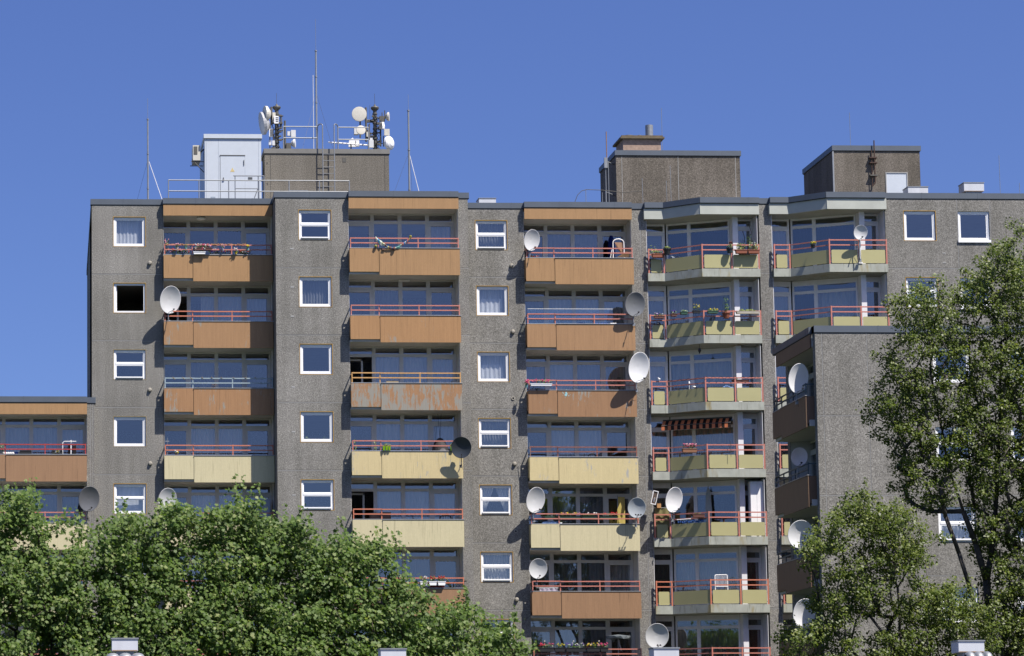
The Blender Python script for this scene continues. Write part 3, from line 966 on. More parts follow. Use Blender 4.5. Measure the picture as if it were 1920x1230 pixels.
h.lathe([(0.27, 29.79), (0.27, 29.83), (0.17, 29.86), (0.17, 30.42), (0.15, 30.42), (0.15, 30.0), (0.001, 30.0)], (26.25, 5.2, 0), 20)
h.lathe([(0.30, 29.79), (0.30, 29.83), (0.23, 29.85), (0.24, 29.94), (0.0, 29.95)], (25.33, 5.2, 0), 20)
h.lathe([(0.20, 29.79), (0.20, 29.82), (0.09, 29.84), (0.09, 29.97), (0.0, 29.97)], (25.82, 5.2, 0), 16)
h.build("flue_pipe", GALV, ch if False else hh, smooth=False)

h = MB(); h.box(33.42, 37.18, 1.8, 6.4, 25.7, 28.50)
hh = h.build("stair_housing", PEB_DARK, main)
h = MB(); h.box(33.37, 37.23, 1.75, 6.45, 28.53, 28.75, 0); h.box(33.40, 37.20, 1.78, 6.42, 28.502, 28.5298, 1)
h.build("cap_flashing", [FLASH, SEALD], hh)
h = MB(); h.box(33.38, 33.44, 1.76, 1.8, 25.8, 28.49)
h.build("downpipe", GALV, hh)
h = MB(); h.box(35.70, 36.58, 1.795, 1.80, 25.8, 27.55, 0); h.box(35.66, 35.70, 1.77, 1.80, 25.8, 27.59, 1); h.box(36.58, 36.62, 1.77, 1.80, 25.8, 27.59, 1); h.box(35.70, 36.58, 1.77, 1.80, 27.551, 27.59, 1)
h.build("roof_door", [CABW, SEAL], hh)

# ------------------------------------------------------------------ lower wing at the left
wing = thing("apartment_building", "lower concrete wing with flat roof and orange fascia adjoining the tall block", "apartment building", (-8.0, -0.3, 0))
ZL = 17.48
column(wing, 1.36, 1.68, -0.3, ZL, (), k0=3, vj=(1.50, 1.60), yb=5.2)
column(wing, -6.4, -3.2, -0.3, ZL, (-5.5,), k0=3)
for k in range(3, 9):
    window(wing, -5.5, WZ - H * k, -0.3, k, ['one', 'two'][k % 2], ['net', None, 'half'][k % 3], FOAM)
ML = T((-3.19, -0.3, 0))
bay_top(wing, ML, TAN, ZL)
for k, (pm, rm, sp) in zip(range(3, 8), [(BRN, R_RED, 'nsss'), (CREAM, R_SAL, 'nsnn'), (CREAM, R_SAL, 'nssn'), (BRN, R_SAL, 'nnnn'), (BRN, R_SAL, 'nnnn')]):
    loggia(wing, ML, k, pm, rm, sp)
flashing(wing, [(-6.4, 15, -6.4, -0.3), (-6.45, -0.3, -3.2, -0.3), (-3.2, -0.55, 1.36, -0.55), (1.36, -0.3, 1.72, -0.3)], ZL)
c = MB(); c.box(-6.4, 1.56, 5.2, 15, 0, ZL - 0.26); c.box(-6.3, 1.56, 0.1, 5.2, ZL - 0.265, ZL - 0.19)
c.build("building_core", PEB, wing)

# ------------------------------------------------------------------ front block at the right
blk = thing("apartment_building", "nearer low concrete block at right, blank front wall behind the poplars", "apartment building", (26.60, -18.6, 0))
ZF = 17.48
YF = -18.6
column(blk, 26.60, 46.0, YF, ZF, (30.75, 33.42, 37.4, 40.1), k0=3, yb=-13.4, matl=PEB_F, vj=(26.83, 28.42, 32.7, 35.4), left=False, right=True, sx0=27.9)
FW = [('one', None, None), ('two', None, None), ('hopper', 'lace', None), ('two', None, None), ('one', None, None), ('one', None, None)]
for k in range(3, 9):
    window(blk, 30.75, WZ - H * k, YF, k, *FW[k - 3])
    window(blk, 33.42, WZ - H * k, YF, k, *FW[(k + 1) % 6])
    window(blk, 37.4, WZ - H * k, YF, k, *FW[(k + 2) % 6])
    window(blk, 40.1, WZ - H * k, YF, k, *FW[(k + 4) % 6])
# flank facing left: local x runs towards the viewer
MF = T((26.75, -13.75, 0)) @ Matrix.Rotation(-math.pi / 2, 4, 'Z')
bay_top(blk, MF, WOODP, ZF)
for k in range(3, 8):
    loggia(blk, MF, k, WOODP, R_TEAL, 'nddn', frame=PLASTER, side_y=0.22)
c = MB(); c.box(26.60, 27.8, YF + 0.25, -18.302, 0, ZF - 0.26); c.build("flank_wall", PEB, blk)
c = MB(); c.box(26.95, 27.8, -13.748, -13.40, 0, ZF - 0.41); c.build("flank_wall", PEB, blk)
c = MB(); c.box(27.8, 46.0, -13.40, -13.15, 0, ZF - 0.26); c.build("rear_wall", PEB, blk)
c = MB()
c.box(27.0, 46.0, -18.3, -13.2, ZF - 0.245, ZF - 0.19)
c.build("roof", ROOFING, blk)
flashing(blk, [(26.50, -13.4, 26.50, -13.76), (26.50, -13.76, 26.50, -18.3), (26.60, -18.3, 26.60, YF), (26.57, YF, 46.0, YF)], ZF)

# ------------------------------------------------------------------ satellite dishes
DISH_L = mat("pale_dish_paint", (0.80, 0.81, 0.82), 0.45, var=0.05)
DISH_W = mat("white_dish_paint", (1.05, 1.06, 1.08), 0.4, var=0.04)
DISH_G = mat("grey_dish_paint", (0.17, 0.175, 0.19), 0.42, 0.1, var=0.08)
DISH_D = mat("dark_grey_dish_paint", (0.055, 0.065, 0.08), 0.38, 0.1, var=0.08)

def dish(label, c, w, h, yaw, mt, tilt=14, lnb=1, mount='rail', base=None, arm=0.42):
    """c: centre of the reflector; it looks along local -y, turned by yaw degrees to the right"""
    c = Vector(c)
    base = Vector(base) if base else c + Vector((0, 0.16, -h * 0.5 - 0.30))
    t = thing("satellite_dish", label, "satellite dish", base, "satellite dishes on the balconies")
    R = T(c) @ Matrix.Rotation(math.radians(yaw), 4, 'Z') @ Matrix.Rotation(math.radians(tilt), 4, 'X')
    # reflector: shallow shell, concave towards local -y
    n = 36; prof = [(0.0, 0.0), (0.3, 0.010), (0.55, 0.034), (0.8, 0.072), (0.97, 0.105), (1.0, 0.104), (1.0, 0.116), (0.97, 0.118), (0.8, 0.086), (0.55, 0.046), (0.3, 0.022), (0.0, 0.012)]
    m = MB(R); vs = []; fs = []
    for r, d in prof:
        for i in range(n):
            a = 2 * math.pi * i / n
            vs.append((r * w / 2 * math.cos(a), -d * w * (1 if True else 1) + 0.06 + (0.0 if r <= 0.97 else 0.0), r * h / 2 * math.sin(a)))
    # front skin first half, back skin second half shifted behind
    k2 = len(prof) // 2
    vs = []
    for j, (r, d) in enumerate(prof):
        back = 0.012 if j >= k2 else 0.0
        dd = prof[min(j, len(prof) - 1 - j)][1]
        for i in range(n):
            a = 2 * math.pi * i / n
            vs.append((r * w / 2 * math.cos(a), -dd * w + back + (-0.006 if 0.99 < r and j < k2 else 0), r * h / 2 * math.sin(a)))
    for k in range(len(prof) - 1):
        for i in range(n):
            fs.append((k * n + i, k * n + (i + 1) % n, (k + 1) * n + (i + 1) % n, (k + 1) * n + i))
    m.add(vs, fs)
    m.build("reflector", mt, t, smooth=True)
    b = MB(R)
    b.box(-0.07, 0.07, 0.02, 0.10, -0.12, 0.10)
    b.tube((0, 0.05, -0.05), (0, 0.02, -h * 0.5 - 0.01), 0.012, 6)
    foot = (0, -0.02, -h * 0.47); tip = (0, -arm * h * 1.05, -h * 0.33)
    b.tube(foot, tip, 0.012, 6)
    b.build("feed_arm", STEEL_D if mt in (DISH_G, DISH_D) else GALV, t)
    l = MB(R)
    for i in range(lnb):
        off = 0 if lnb == 1 else (i - (lnb - 1) / 2) * 0.11
        l.tube((off, tip[1] + 0.03, tip[2] + 0.02), (off, tip[1] - 0.04, tip[2] - 0.01 + 0.05), 0.022, 8)
        l.tube((off, tip[1] + 0.05, tip[2] + 0.03), (off, tip[1] + 0.02, tip[2] + 0.025), 0.03, 8)
    if lnb > 1: l.tube((-0.11, tip[1], tip[2]), (0.11, tip[1], tip[2]), 0.010, 5)
    l.build("receiver", BLACK, t)
    cb = MB()
    a_ = R @ Vector((0, tip[1] + 0.05, tip[2])); b_ = R @ Vector((0, 0.0, -h * 0.52)); e_ = Vector((base.x + 0.10, base.y + 0.12, base.z - 0.15))
    prev = a_
    for i in range(1, 9):
        f_ = i / 8
        q = (a_.lerp(b_, f_ * 2) if f_ <= 0.5 else b_.lerp(e_, f_ * 2 - 1)) - Vector((0, 0, 0.07 * math.sin(math.pi * ((f_ * 2) % 1.0 if f_ < 1 else 0))))
        cb.tube(prev, q, 0.006, 4); prev = q
    cb.build("cable", BLACK, t)
    p = MB()
    top = R @ Vector((0, 0.09, 0.02))
    p.path([top, Vector((top.x, top.y, base.z + 0.05)), Vector((base.x, base.y, base.z))], 0.021, 8)
    if mount == 'rail':
        p.tube(base, base + Vector((0, 0.22, -0.05)), 0.016, 6)
        p.box(base.x - 0.05, base.x + 0.05, base.y - 0.03, base.y + 0.03, base.z - 0.08, base.z + 0.04)
    p.build("mounting_pole", GALV if mt not in (DISH_G, DISH_D) else STEEL_D, t)
    return t

dish("pale satellite dish beside the open black window, at the balcony's left end", (4.77, -0.50, 21.55), 0.98, 1.16, 27, DISH_L)
dish("pale satellite dish left on the top balcony that has the white folding chair", (19.96, -0.08, 24.20), 0.80, 0.90, 27, DISH_L)
dish("mid-grey satellite dish beside the glass wind screen on the second balcony", (24.21, -0.30, 21.45), 0.94, 1.03, 18, mat("mid_grey_dish_paint", (0.25, 0.26, 0.275), 0.42, 0.1, var=0.06), 12, lnb=1)
dish("largest white satellite dish, at the right end of the balcony with the white pink-flowered box", (24.25, -0.45, 18.77), 1.06, 1.29, 27, DISH_W)
dish("small black-grey satellite dish at the right end of the worn yellow balcony", (16.54, -2.42, 15.16), 0.82, 0.88, -6, DISH_D, 12)
dish("dark grey satellite dish between the lower left wing and the tall block", (1.40, -0.95, 13.21), 0.92, 1.04, 22, DISH_G, 12)
dish("pale satellite dish half hidden behind the tallest plane tree's top", (4.63, -0.50, 13.24), 0.82, 0.95, 22, DISH_L)
dish("pale oval satellite dish at the left end of the cream balcony with green flower troughs", (19.90, -0.10, 13.26), 0.94, 1.09, 27, DISH_L)
dish("round bluish-white satellite dish at the right end of the cream balcony with green flower troughs", (24.09, -0.40, 12.90), 0.76, 0.85, 3, mat("bluish_dish_paint", (0.55, 0.60, 0.64), 0.4, var=0.03), 12, lnb=3)
dish("pale round satellite dish above the lowest fully visible brown balcony", (20.00, -0.02, 10.41), 0.79, 0.85, 8, DISH_L, 12)
dish("large pale round satellite dish just above the white vent at the bottom edge", (24.84, -0.25, 7.61), 0.98, 1.06, 2, DISH_L, 12, lnb=2, mount='none', base=(24.84, -0.1, 6.6))
dish("white satellite dish half in shade on the stepped corner balcony with the blue laundry", (25.63, -0.30, 13.25), 0.92, 1.07, 30, DISH_W)
dish("small pale satellite dish on the top right corner balcony, beside the white post", (33.22, -2.35, 24.12), 0.62, 0.61, 12, DISH_L, 14, base=(33.25, -2.18, 23.0))
dish("white satellite dish on the highest brown side balcony of the nearer block", (26.12, -17.95, 15.72), 0.78, 1.06, 14, DISH_W)
dish("small grey satellite dish on the second side balcony of the nearer block", (26.18, -17.6, 12.98), 0.62, 0.66, 8, mat("warm_grey_dish_paint", (1.1, 1.0, 0.98), 0.5), 12)
dish("white satellite dish on the nearer block's third side balcony, leaves before it", (26.02, -18.0, 10.22), 0.94, 1.0, 8, DISH_W)
dish("white satellite dish on the nearer block's fourth side balcony, the lowest there", (26.07, -18.0, 7.46), 0.86, 1.04, 12, DISH_W)

# ------------------------------------------------------------------ roof furniture
def mast(label, x, y, zb, zt, r, tip, strut=None, guys=(), splits=2):
    t = thing("antenna_mast", label, "mast", (x, y, zb))
    m = MB()
    dz_ = (zt - zb) / splits
    for i in range(splits):
        m.tube((x, y, zb + dz_ * i), (x, y, zb + dz_ * (i + 1)), r * (1 - 0.22 * i / splits), 10)
        m.tube((x, y, zb + dz_ * (i + 1) - 0.05), (x, y, zb + dz_ * (i + 1)), r * 1.25, 10)
    m.box(x - 0.15, x + 0.15, y - 0.15, y + 0.15, zb, zb + 0.04)
    m.build("pole", GALV, t)
    m = MB(); m.tube((x, y, zt), (x, y, tip), 0.008, 5); m.build("lightning_rod", GALV, t)
    if strut:
        m = MB(); m.tube(strut[0], strut[1], 0.014, 6); m.build("strut", mat("pale_strut_paint", (0.85, 0.85, 0.86), 0.5), t)
    for g_ in guys:
        m = MB(); m.tube(g_[0], g_[1], 0.006, 4); m.build("guy_wire", STEEL_D, t)
    return t

mast("slim steel mast with white slanting strut at the far left of the roof", 4.06, 4.0, 25.7, 30.3, 0.040, 31.2, ((4.11, 4.0, 28.40), (4.95, 3.4, 25.7)), [((4.04, 4, 28.4), (3.3, 5.0, 25.7))], 3)
mast("tallest guyed steel mast standing on the lift housing", 11.90, 9.0, 29.94, 34.75, 0.046, 36.2, ((11.76, 9.0, 33.6), (11.76, 9.0, 29.95)), [((11.88, 9, 32.7), (11.17, 8.3, 29.95)), ((11.92, 9, 32.7), (12.75, 9.3, 29.95))], 4)
mast("slim steel mast with white strut right of the lift housing", 15.56, 5.0, 25.7, 31.0, 0.048, 31.7, ((15.60, 5.0, 28.95), (16.25, 4.4, 25.7)), [((15.5, 5, 28.95), (14.3, 5.4, 25.7)), ((15.6, 5, 28.9), (15.9, 6.0, 25.7))], 3)

# rail along the roof edge
t = thing("roof_railing", "galvanised two-bar railing along the roof edge in front of the pale cabinet", "railing", (4.83, 1.2, 25.7))
m = MB()
for z in (26.97, 26.50): m.tube((4.83, 1.2, z), (12.50, 1.2, z), 0.024, 8)
m.build("handrail", GALV, t)
for x in (4.83, 6.12, 7.38, 8.66, 9.94, 11.23, 12.50):
    m = MB(); m.tube((x, 1.2, 25.7), (x, 1.2, 26.98), 0.022, 8); m.build("post", GALV, t)
t = thing("stair_railing", "short galvanised stair railing in front of the pale cabinet door", "railing", (7.8, 3.4, 25.7))
m = MB()
m.tube((7.72, 3.4, 27.66), (9.05, 3.4, 27.66), 0.022, 6); m.tube((7.80, 3.4, 27.10), (8.78, 3.4, 27.10), 0.018, 6); m.tube((8.78, 3.4, 27.1), (8.45, 3.4, 26.2), 0.02, 6)
m.tube((9.05, 3.4, 27.66), (9.10, 5.6, 27.9), 0.022, 6)
m.build("handrail", GALV, t)
for x in (7.80, 8.80, 9.05):
    m = MB(); m.tube((x, 3.4, 25.7), (x, 3.4, 27.66), 0.022, 6); m.build("post", GALV, t)

# equipment cabinet
t = thing("equipment_cabinet", "large pale blue-grey equipment cabinet with door on the roof", "cabinet", (7.9, 6.0, 25.7))
m = MB(); m.box(6.64, 9.14, 6.0, 10.0, 25.9, 29.90)
for x in (6.70, 7.24, 9.02): m.box(x, x + 0.012, 5.997, 6.0, 25.9, 29.9, 1)
m.box(6.9, 7.1, 5.99, 6.0, 27.15, 27.3, 1)
m.build("body", [CABW, mat("cabinet_seam", (0.36, 0.42, 0.50), 0.6)], t)
m = MB(); m.box(6.60, 9.18, 5.94, 10.05, 29.92, 30.11); m.build("roof_cap", CABW, t)
m = MB(); m.box(6.70, 9.1, 6.05, 9.9, 25.7, 25.9); m.build("plinth", GALV, t)
m = MB(); m.box(7.33, 8.41, 5.985, 6.0, 26.4, 29.14, 0); m.box(7.31, 8.43, 5.97, 6.0, 29.142, 29.175, 1); m.box(7.318, 7.33, 5.987, 6.0, 26.4, 29.14, 1); m.box(8.41, 8.422, 5.987, 6.0, 26.4, 29.14, 2)
dr = m.build("door", [CABW, STEEL_D, mat("cabinet_seam", (0.36, 0.42, 0.50), 0.6)], t)
m = MB(); m.plate([(0, 0), (0.20, 0), (0.10, 0.19)], (7.76, 5.984, 28.42), (1, 0, 0), (0, 1, 0), -0.004); m.build("warning_sign", CABS, dr)
m = MB(); m.box(7.42, 7.50, 5.94, 5.985, 28.02, 28.06); m.box(7.45, 7.48, 5.94, 5.985, 28.02, 28.16); m.build("handle", STEEL_D, dr)
m = MB(); m.box(8.36, 8.385, 5.95, 5.985, 28.72, 28.95); m.build("hinge", STEEL_D, dr)
m = MB()
for i in range(4): m.box(8.55, 8.74, 5.99, 6.0, 28.08 + i * 0.03, 28.095 + i * 0.03)
m.build("vent_grille", STEEL_D, t)
t = thing("cooling_unit", "off-white cooling unit bracketed to the left side of the pale cabinet", "air conditioner", (6.3, 6.3, 28.95))
m = MB(); m.box(6.13, 6.46, 6.2, 7.2, 28.98, 29.66); m.build("casing", OFFW, t)
m = MB(); m.box(6.17, 6.33, 6.185, 6.2, 29.25, 29.6); m.build("grille", STEEL_D, t)
m = MB(); m.tube((6.05, 6.25, 28.93), (6.62, 6.25, 28.93), 0.02, 6); m.tube((6.05, 7.1, 28.93), (6.62, 7.1, 28.93), 0.02, 6); m.tube((6.2, 6.25, 28.9), (6.62, 6.25, 28.45), 0.02, 6); m.tube((6.1, 6.25, 28.93), (6.1, 6.25, 29.05), 0.02, 6); m.tube((6.46, 6.3, 29.35), (6.62, 6.3, 29.5), 0.03, 6)
m.build("bracket", STEEL_D, t)

# ladder with hand rails on the lift housing
t = thing("roof_ladder", "galvanised ladder with looped hand rails on the front of the lift housing", "ladder", (12.3, 7.8, 25.7))
for x in (12.04, 12.56):
    m = MB()
    pts = [(x, 7.72, 25.7), (x, 7.72, 30.95)]
    for i in range(1, 8):
        a = math.pi * i / 7
        pts.append((x - 0.10 * (1 - math.cos(a)) * (1 if x < 12.3 else -1), 7.72 + 0.14 * (1 - math.cos(a)), 30.95 + 0.10 * math.sin(a)))
    pts.append((pts[-1][0], pts[-1][1], 29.94))
    m.path(pts, 0.025, 8); m.build("stile", GALV, t)
for i in range(13):
    z = 26.1 + i * 0.295
    m = MB(); m.tube((12.04, 7.72, z), (12.56, 7.72, z), 0.014, 6); m.build("rung", GALV, t)
t = thing("roof_railing", "two-bar railing on the lift housing left of its ladder, by the tallest mast", "railing", (10.35, 8.5, 29.94))
m = MB()
for z in (31.02, 30.50): m.tube((10.32, 8.25, z), (11.84, 8.25, z), 0.026, 8)
m.build("handrail", GALV, t)
m = MB(); m.tube((10.32, 8.25, 29.94), (10.32, 8.25, 31.03), 0.026, 8); m.build("post", GALV, t)
t = thing("roof_railing", "two-bar railing on the lift housing right of its ladder, below the round antenna", "railing", (14.17, 8.5, 29.94))
m = MB()
for z in (31.0, 30.44): m.tube((12.76, 8.25, z), (14.17, 8.25, z), 0.026, 8)
m.build("handrail", GALV, t)
m = MB(); m.tube((14.17, 8.25, 29.94), (14.17, 8.25, 31.01), 0.026, 8); m.build("post", GALV, t)

def drum(mb, c, r, depth, d, n=28, mi=0, dome=0.0):
    """drum antenna: cylinder along direction d, slightly domed front"""
    d = Vector(d).normalized(); c = Vector(c)
    a = d.orthogonal().normalized(); b = d.cross(a)
    prof = [(0.0, depth + dome), (0.5, depth + dome * 0.8), (0.85, depth + dome * 0.35), (1.0, depth), (1.0, depth * 0.45), (0.92, depth * 0.35), (0.55, -depth * 0.25), (0.2, -depth * 0.5), (0.0, -depth * 0.5)]
    vs = []; fs = []
    for rr, h_ in prof:
        for i in range(n):
            t_ = 2 * math.pi * i / n
            vs.append(c + (a * math.cos(t_) + b * math.sin(t_)) * rr * r + d * h_)
    for k in range(len(prof) - 1):
        for i in range(n):
            fs.append((k * n + i, k * n + (i + 1) % n, (k + 1) * n + (i + 1) % n, (k + 1) * n + i))
    mb.add(vs, fs, mi)

def telecom(label, x, y, parts):
    t = thing("telecom_mast", label, "antenna mast", (x, y, 29.94))
    m = MB()
    m.tube((x, y, 29.94), (x, y, 32.05), 0.085, 12)
    z = 30.05
    while z < 31.9:
        m.tube((x, y, z), (x, y, z + 0.06), 0.105 + 0.012 * random.random(), 12); z += random.uniform(0.16, 0.3)
    m.lathe([(0.085, 31.95), (0.17, 32.03), (0.19, 32.09), (0.17, 32.13), (0.06, 32.16), (0.03, 32.25), (0.0, 32.25)], (x, y, 0), 16)
    m.build("pole", STEEL_D, t)
    m = MB(); m.tube((x, y, 32.2), (x, y, 32.75), 0.008, 5); m.build("lightning_rod", STEEL_D, t)
    for nm, mt, fn in parts:
        m = MB(); fn(m); m.build(nm, mt, t)
    m = MB()
    for i in range(9):
        z = 30.15 + i * 0.19 + random.uniform(-.03, .03); sx = random.choice((-1, 1))
        m.box(x + sx * 0.07 if sx > 0 else x - 0.07 - random.uniform(.08, .2), x + 0.07 + random.uniform(.08, .2) if sx > 0 else x - 0.07, y - 0.16, y - 0.05, z, z + random.uniform(.03, .10))
    m.build("clamp", STEEL_D, t)
    for i in range(5):
        sx = random.choice((-1, 1)); xx = x + sx * random.uniform(0.16, 0.42); za = random.uniform(30.1, 31.2)
        m = MB(); m.tube((xx, y - 0.05, za), (xx, y - 0.05, za + random.uniform(.35, .8)), 0.022, 6); m.tube((xx, y - 0.05, za + .15), (x, y, za + .15), 0.018, 6)
        m.build("side_pole", STEEL_D, t)
        if i % 2 == 0:
            m = MB(); m.box(xx - .06, xx + .06, y - .18, y - .08, za + .12, za + .34); m.build("radio_unit", random.choice((OFFW, STEEL_D, DISH_L)), t)
    m = MB()
    for i in range(22):
        z = 30.1 + i * 0.08
        a = random.uniform(0, 6.28); q = 0.12 + 0.12 * random.random()
        p0 = (x + 0.09 * math.cos(a), y - 0.09, z); p1 = (x + q * math.cos(a + 1), y - 0.16, z - 0.12); p2 = (x + 0.12 * math.cos(a + 2), y - 0.12, z - 0.26)
        m.path([p0, p1, p2], 0.012, 5)
    m.build("cable", BLACK, t)
    return t

def f_drumL1(m): drum(m, (9.70, 8.75, 31.70), 0.37, 0.20, (-1, -0.22, 0), 24, 0, 0.02)
def f_drumL2(m): drum(m, (9.62, 8.95, 31.36), 0.52, 0.24, (-1, -0.12, -0.18), 24, 0, 0.03)
def f_box1(m): m.box(9.95, 10.15, 8.7, 8.82, 31.28, 31.62)
def f_box2(m): m.box(9.72, 9.88, 8.7, 8.85, 30.68, 31.02)
def f_box3(m): m.box(9.88, 10.02, 8.78, 8.9, 31.35, 31.80)
def f_p2(m): m.tube((10.45, 8.9, 29.94), (10.45, 8.9, 31.45), 0.045, 8); m.tube((10.2, 9, 30.6), (10.45, 8.9, 30.6), 0.03, 6); m.tube((10.2, 9, 31.0), (10.45, 8.9, 31.0), 0.03, 6); m.tube((9.84, 8.9, 31.25), (9.84, 8.9, 32.08), 0.05, 8); m.tube((9.84, 8.9, 31.62), (10.09, 9, 31.62), 0.035, 6); m.tube((9.84, 8.9, 31.35), (10.09, 9, 31.35), 0.035, 6); m.tube((10.28, 8.95, 31.1), (10.28, 8.95, 31.70), 0.04, 8); m.box(10.18, 10.38, 8.9, 9.0, 31.66, 31.70); m.box(9.7, 10.0, 8.85, 8.95, 31.66, 31.72)
def f_rrh1(m): m.box(10.72, 10.93, 8.8, 9.0, 30.68, 31.0); m.box(10.56, 10.72, 8.85, 8.95, 30.75, 30.95)
def f_rrh2(m): drum(m, (10.78, 8.9, 30.40), 0.19, 0.14, (1, -0.25, 0), 20, 0, 0.01)
def f_rrh3(m): m.box(10.50, 10.72, 8.8, 9.0, 30.05, 30.40)
def f_rib(m):
    for i in range(5): m.box(9.76, 9.90, 8.685, 8.70, 30.71 + i * 0.065, 30.745 + i * 0.065)
    for i in range(3): m.box(10.02, 10.13, 8.685, 8.70, 31.36 + i * 0.085, 31.39 + i * 0.085)
telecom("cluster mast with two white drum antennas facing left, on the left of the lift housing", 10.09, 9.0,
        [("drum_antenna", OFFW, f_drumL1), ("drum_antenna", mat("grey_radome", (0.52, 0.53, 0.55), 0.5), f_drumL2), ("radio_unit", WHITE, f_box1), ("radio_unit", WHITE, f_box2), ("radio_unit", OFFW, f_box3),
         ("side_pole", STEEL_D, f_p2), ("radio_unit", DISH_L, f_rrh1), ("drum_antenna", DISH_L, f_rrh2), ("radio_unit", STEEL_D, f_rrh3), ("cooling_fin", STEEL_D, f_rib)])
def g_disk(m): drum(m, (13.82, 8.9, 31.75), 0.335, 0.14, (0.02, -1, 0), 32, 0, 0.015)
def g_disk2(m): drum(m, (13.87, 8.75, 30.97), 0.21, 0.12, (0.1, -1, 0.1), 24, 0, 0.01)
def g_box2(m): m.box(13.60, 13.80, 8.9, 9.15, 30.85, 31.17)
def g_poles(m):
    m.tube((14.14, 8.9, 30.5), (14.14, 8.9, 32.08), 0.045, 8); m.tube((14.28, 8.9, 30.4), (14.28, 8.9, 31.3), 0.035, 8); m.tube((13.88, 8.98, 30.7), (13.88, 8.98, 31.5), 0.035, 8)
    m.tube((14.1, 9, 31.5), (14.56, 9, 31.5), 0.05, 8); m.tube((14.1, 8.95, 31.42), (14.5, 8.95, 31.42), 0.03, 6); m.tube((14.1, 9, 30.9), (14.56, 9, 30.9), 0.03, 6); m.tube((14.32, 8.9, 31.5), (14.32, 8.9, 32.2), 0.008, 5)
    m.tube((14.80, 8.95, 30.3), (14.80, 8.95, 31.2), 0.04, 8); m.tube((14.56, 9, 30.45), (14.85, 8.95, 30.55), 0.03, 6); m.tube((14.56, 9, 31.62), (15.05, 8.95, 31.62), 0.03, 6); m.box(14.75, 15.0, 8.85, 8.98, 31.45, 31.68)
    m.tube((15.0, 8.9, 31.55), (15.0, 8.9, 31.95), 0.025, 6)
def g_drumR(m): drum(m, (15.08, 8.9, 31.66), 0.20, 0.12, (1, -0.25, 0), 24, 0, 0.01)
def g_rrh(m):
    m.lathe([(0.0, 31.08), (0.12, 31.08), (0.14, 31.2), (0.11, 31.38), (0.0, 31.40)], (14.85, 8.85, 0), 14)
def g_ribs(m):
    for i in range(5): m.box(14.72, 14.86, 8.69, 8.72, 31.12 + i * 0.055, 31.145 + i * 0.055)
def g_sq(m): m.box(14.95, 15.19, 8.75, 8.85, 30.76, 31.06)
def g_ball(m): drum(m, (15.06, 8.85, 30.40), 0.32, 0.18, (0.75, -0.65, 0.05), 28, 0, 0.16)
def g_wedge(m): m.plate([(-0.17, -0.2), (0.17, -0.2), (0.17, 0.05), (0.02, 0.22), (-0.14, 0.08)], (13.48, 8.7, 30.42), (1, 0, 0), (0, 1, 0), 0.12)
def g_ru(m): m.box(13.62, 13.80, 8.7, 8.85, 30.25, 30.58)
def g_ru2(m): m.box(14.26, 14.46, 8.75, 8.9, 30.20, 30.55)
telecom("cluster mast with a large round cream antenna, on the right of the lift housing", 14.56, 9.0,
        [("drum_antenna", OFFW, g_disk), ("drum_antenna", OFFW, g_disk2), ("radio_unit", DISH_L, g_box2), ("side_pole", STEEL_D, g_poles), ("drum_antenna", OFFW, g_drumR),
         ("radio_unit", WHITE, g_rrh), ("cooling_fin", STEEL_D, g_ribs), ("panel_antenna", OFFW, g_sq), ("dome_antenna", DISH_W, g_ball), ("radio_unit", DISH_W, g_wedge), ("radio_unit", DISH_W, g_ru), ("radio_unit", DISH_L, g_ru2)])
t = thing("striped_tube", "white tube with dark spiral winding lying behind the roof railing", "tube", (12.4, 8.1, 29.94))
m = MB(); m.tube((12.36, 8.3, 30.32), (14.23, 8.6, 30.26), 0.035, 10)
m.build("tube", WHITE, t)
m = MB()
for i in range(9):
    x = 12.62 + i * 0.19; z = 30.32 - (x - 12.36) * 0.032; yy = 8.3 + (x - 12.36) * 0.16
    m.tube((x - 0.03, yy, z - 0.04), (x + 0.03, yy, z + 0.04), 0.012, 5); m.tube((x - 0.035, yy - 0.035, z - 0.035), (x + 0.035, yy - 0.035, z + 0.035), 0.009, 4)
m.tube((13.4, 8.5, 29.94), (13.4, 8.5, 30.29), 0.03, 6); m.tube((14.2, 8.6, 29.94), (14.2, 8.6, 30.26), 0.03, 6)
m.build("winding", BLACK, t)

# mast, hoop rail and lightning rods near the second housing
t = thing("antenna_mast", "rusty pole clamped to the left side of the middle stair housing", "mast", (23.79, 2.6, 25.7))
m = MB(); m.tube((23.80, 2.6, 28.2), (23.80, 2.6, 29.5), 0.022, 8); m.build("upper_pole", mat("pale_rusty_steel", (0.34, 0.20, 0.13), 0.7, var=0.25, vscale=9), t)
m = MB(); m.tube((23.74, 2.6, 25.7), (23.74, 2.6, 28.25), 0.018, 8); m.tube((23.86, 2.6, 25.7), (23.86, 2.6, 28.2), 0.016, 8); m.tube((23.7, 2.6, 28.22), (24.26, 3.3, 28.22), 0.03, 6); m.tube((23.72, 2.6, 26.85), (24.26, 3.3, 26.85), 0.03, 6); m.box(23.68, 23.82, 2.54, 2.66, 27.9, 28.35)
m.build("bracket", GALV, t)
t = thing("hoop_railing", "dark curved tube railing left of the middle stair housing", "railing", (22.3, 2.0, 25.7))
m = MB(); pts = [(22.24, 2, 25.7), (22.27, 2, 26.3), (22.38, 2, 26.58), (22.56, 2, 26.76), (22.76, 2, 26.82), (23.4, 2, 26.80), (24.4, 2, 26.70), (25.19, 2, 26.78)]
m.path(pts, 0.014, 6); m.build("handrail", STEEL_D, t)
for x, zz in ((22.74, 26.82), (23.45, 26.7), (23.6, 26.8)):
    m = MB(); m.tube((x, 2, 25.7), (x, 2, zz), 0.012, 6); m.build("post", GALV, t)
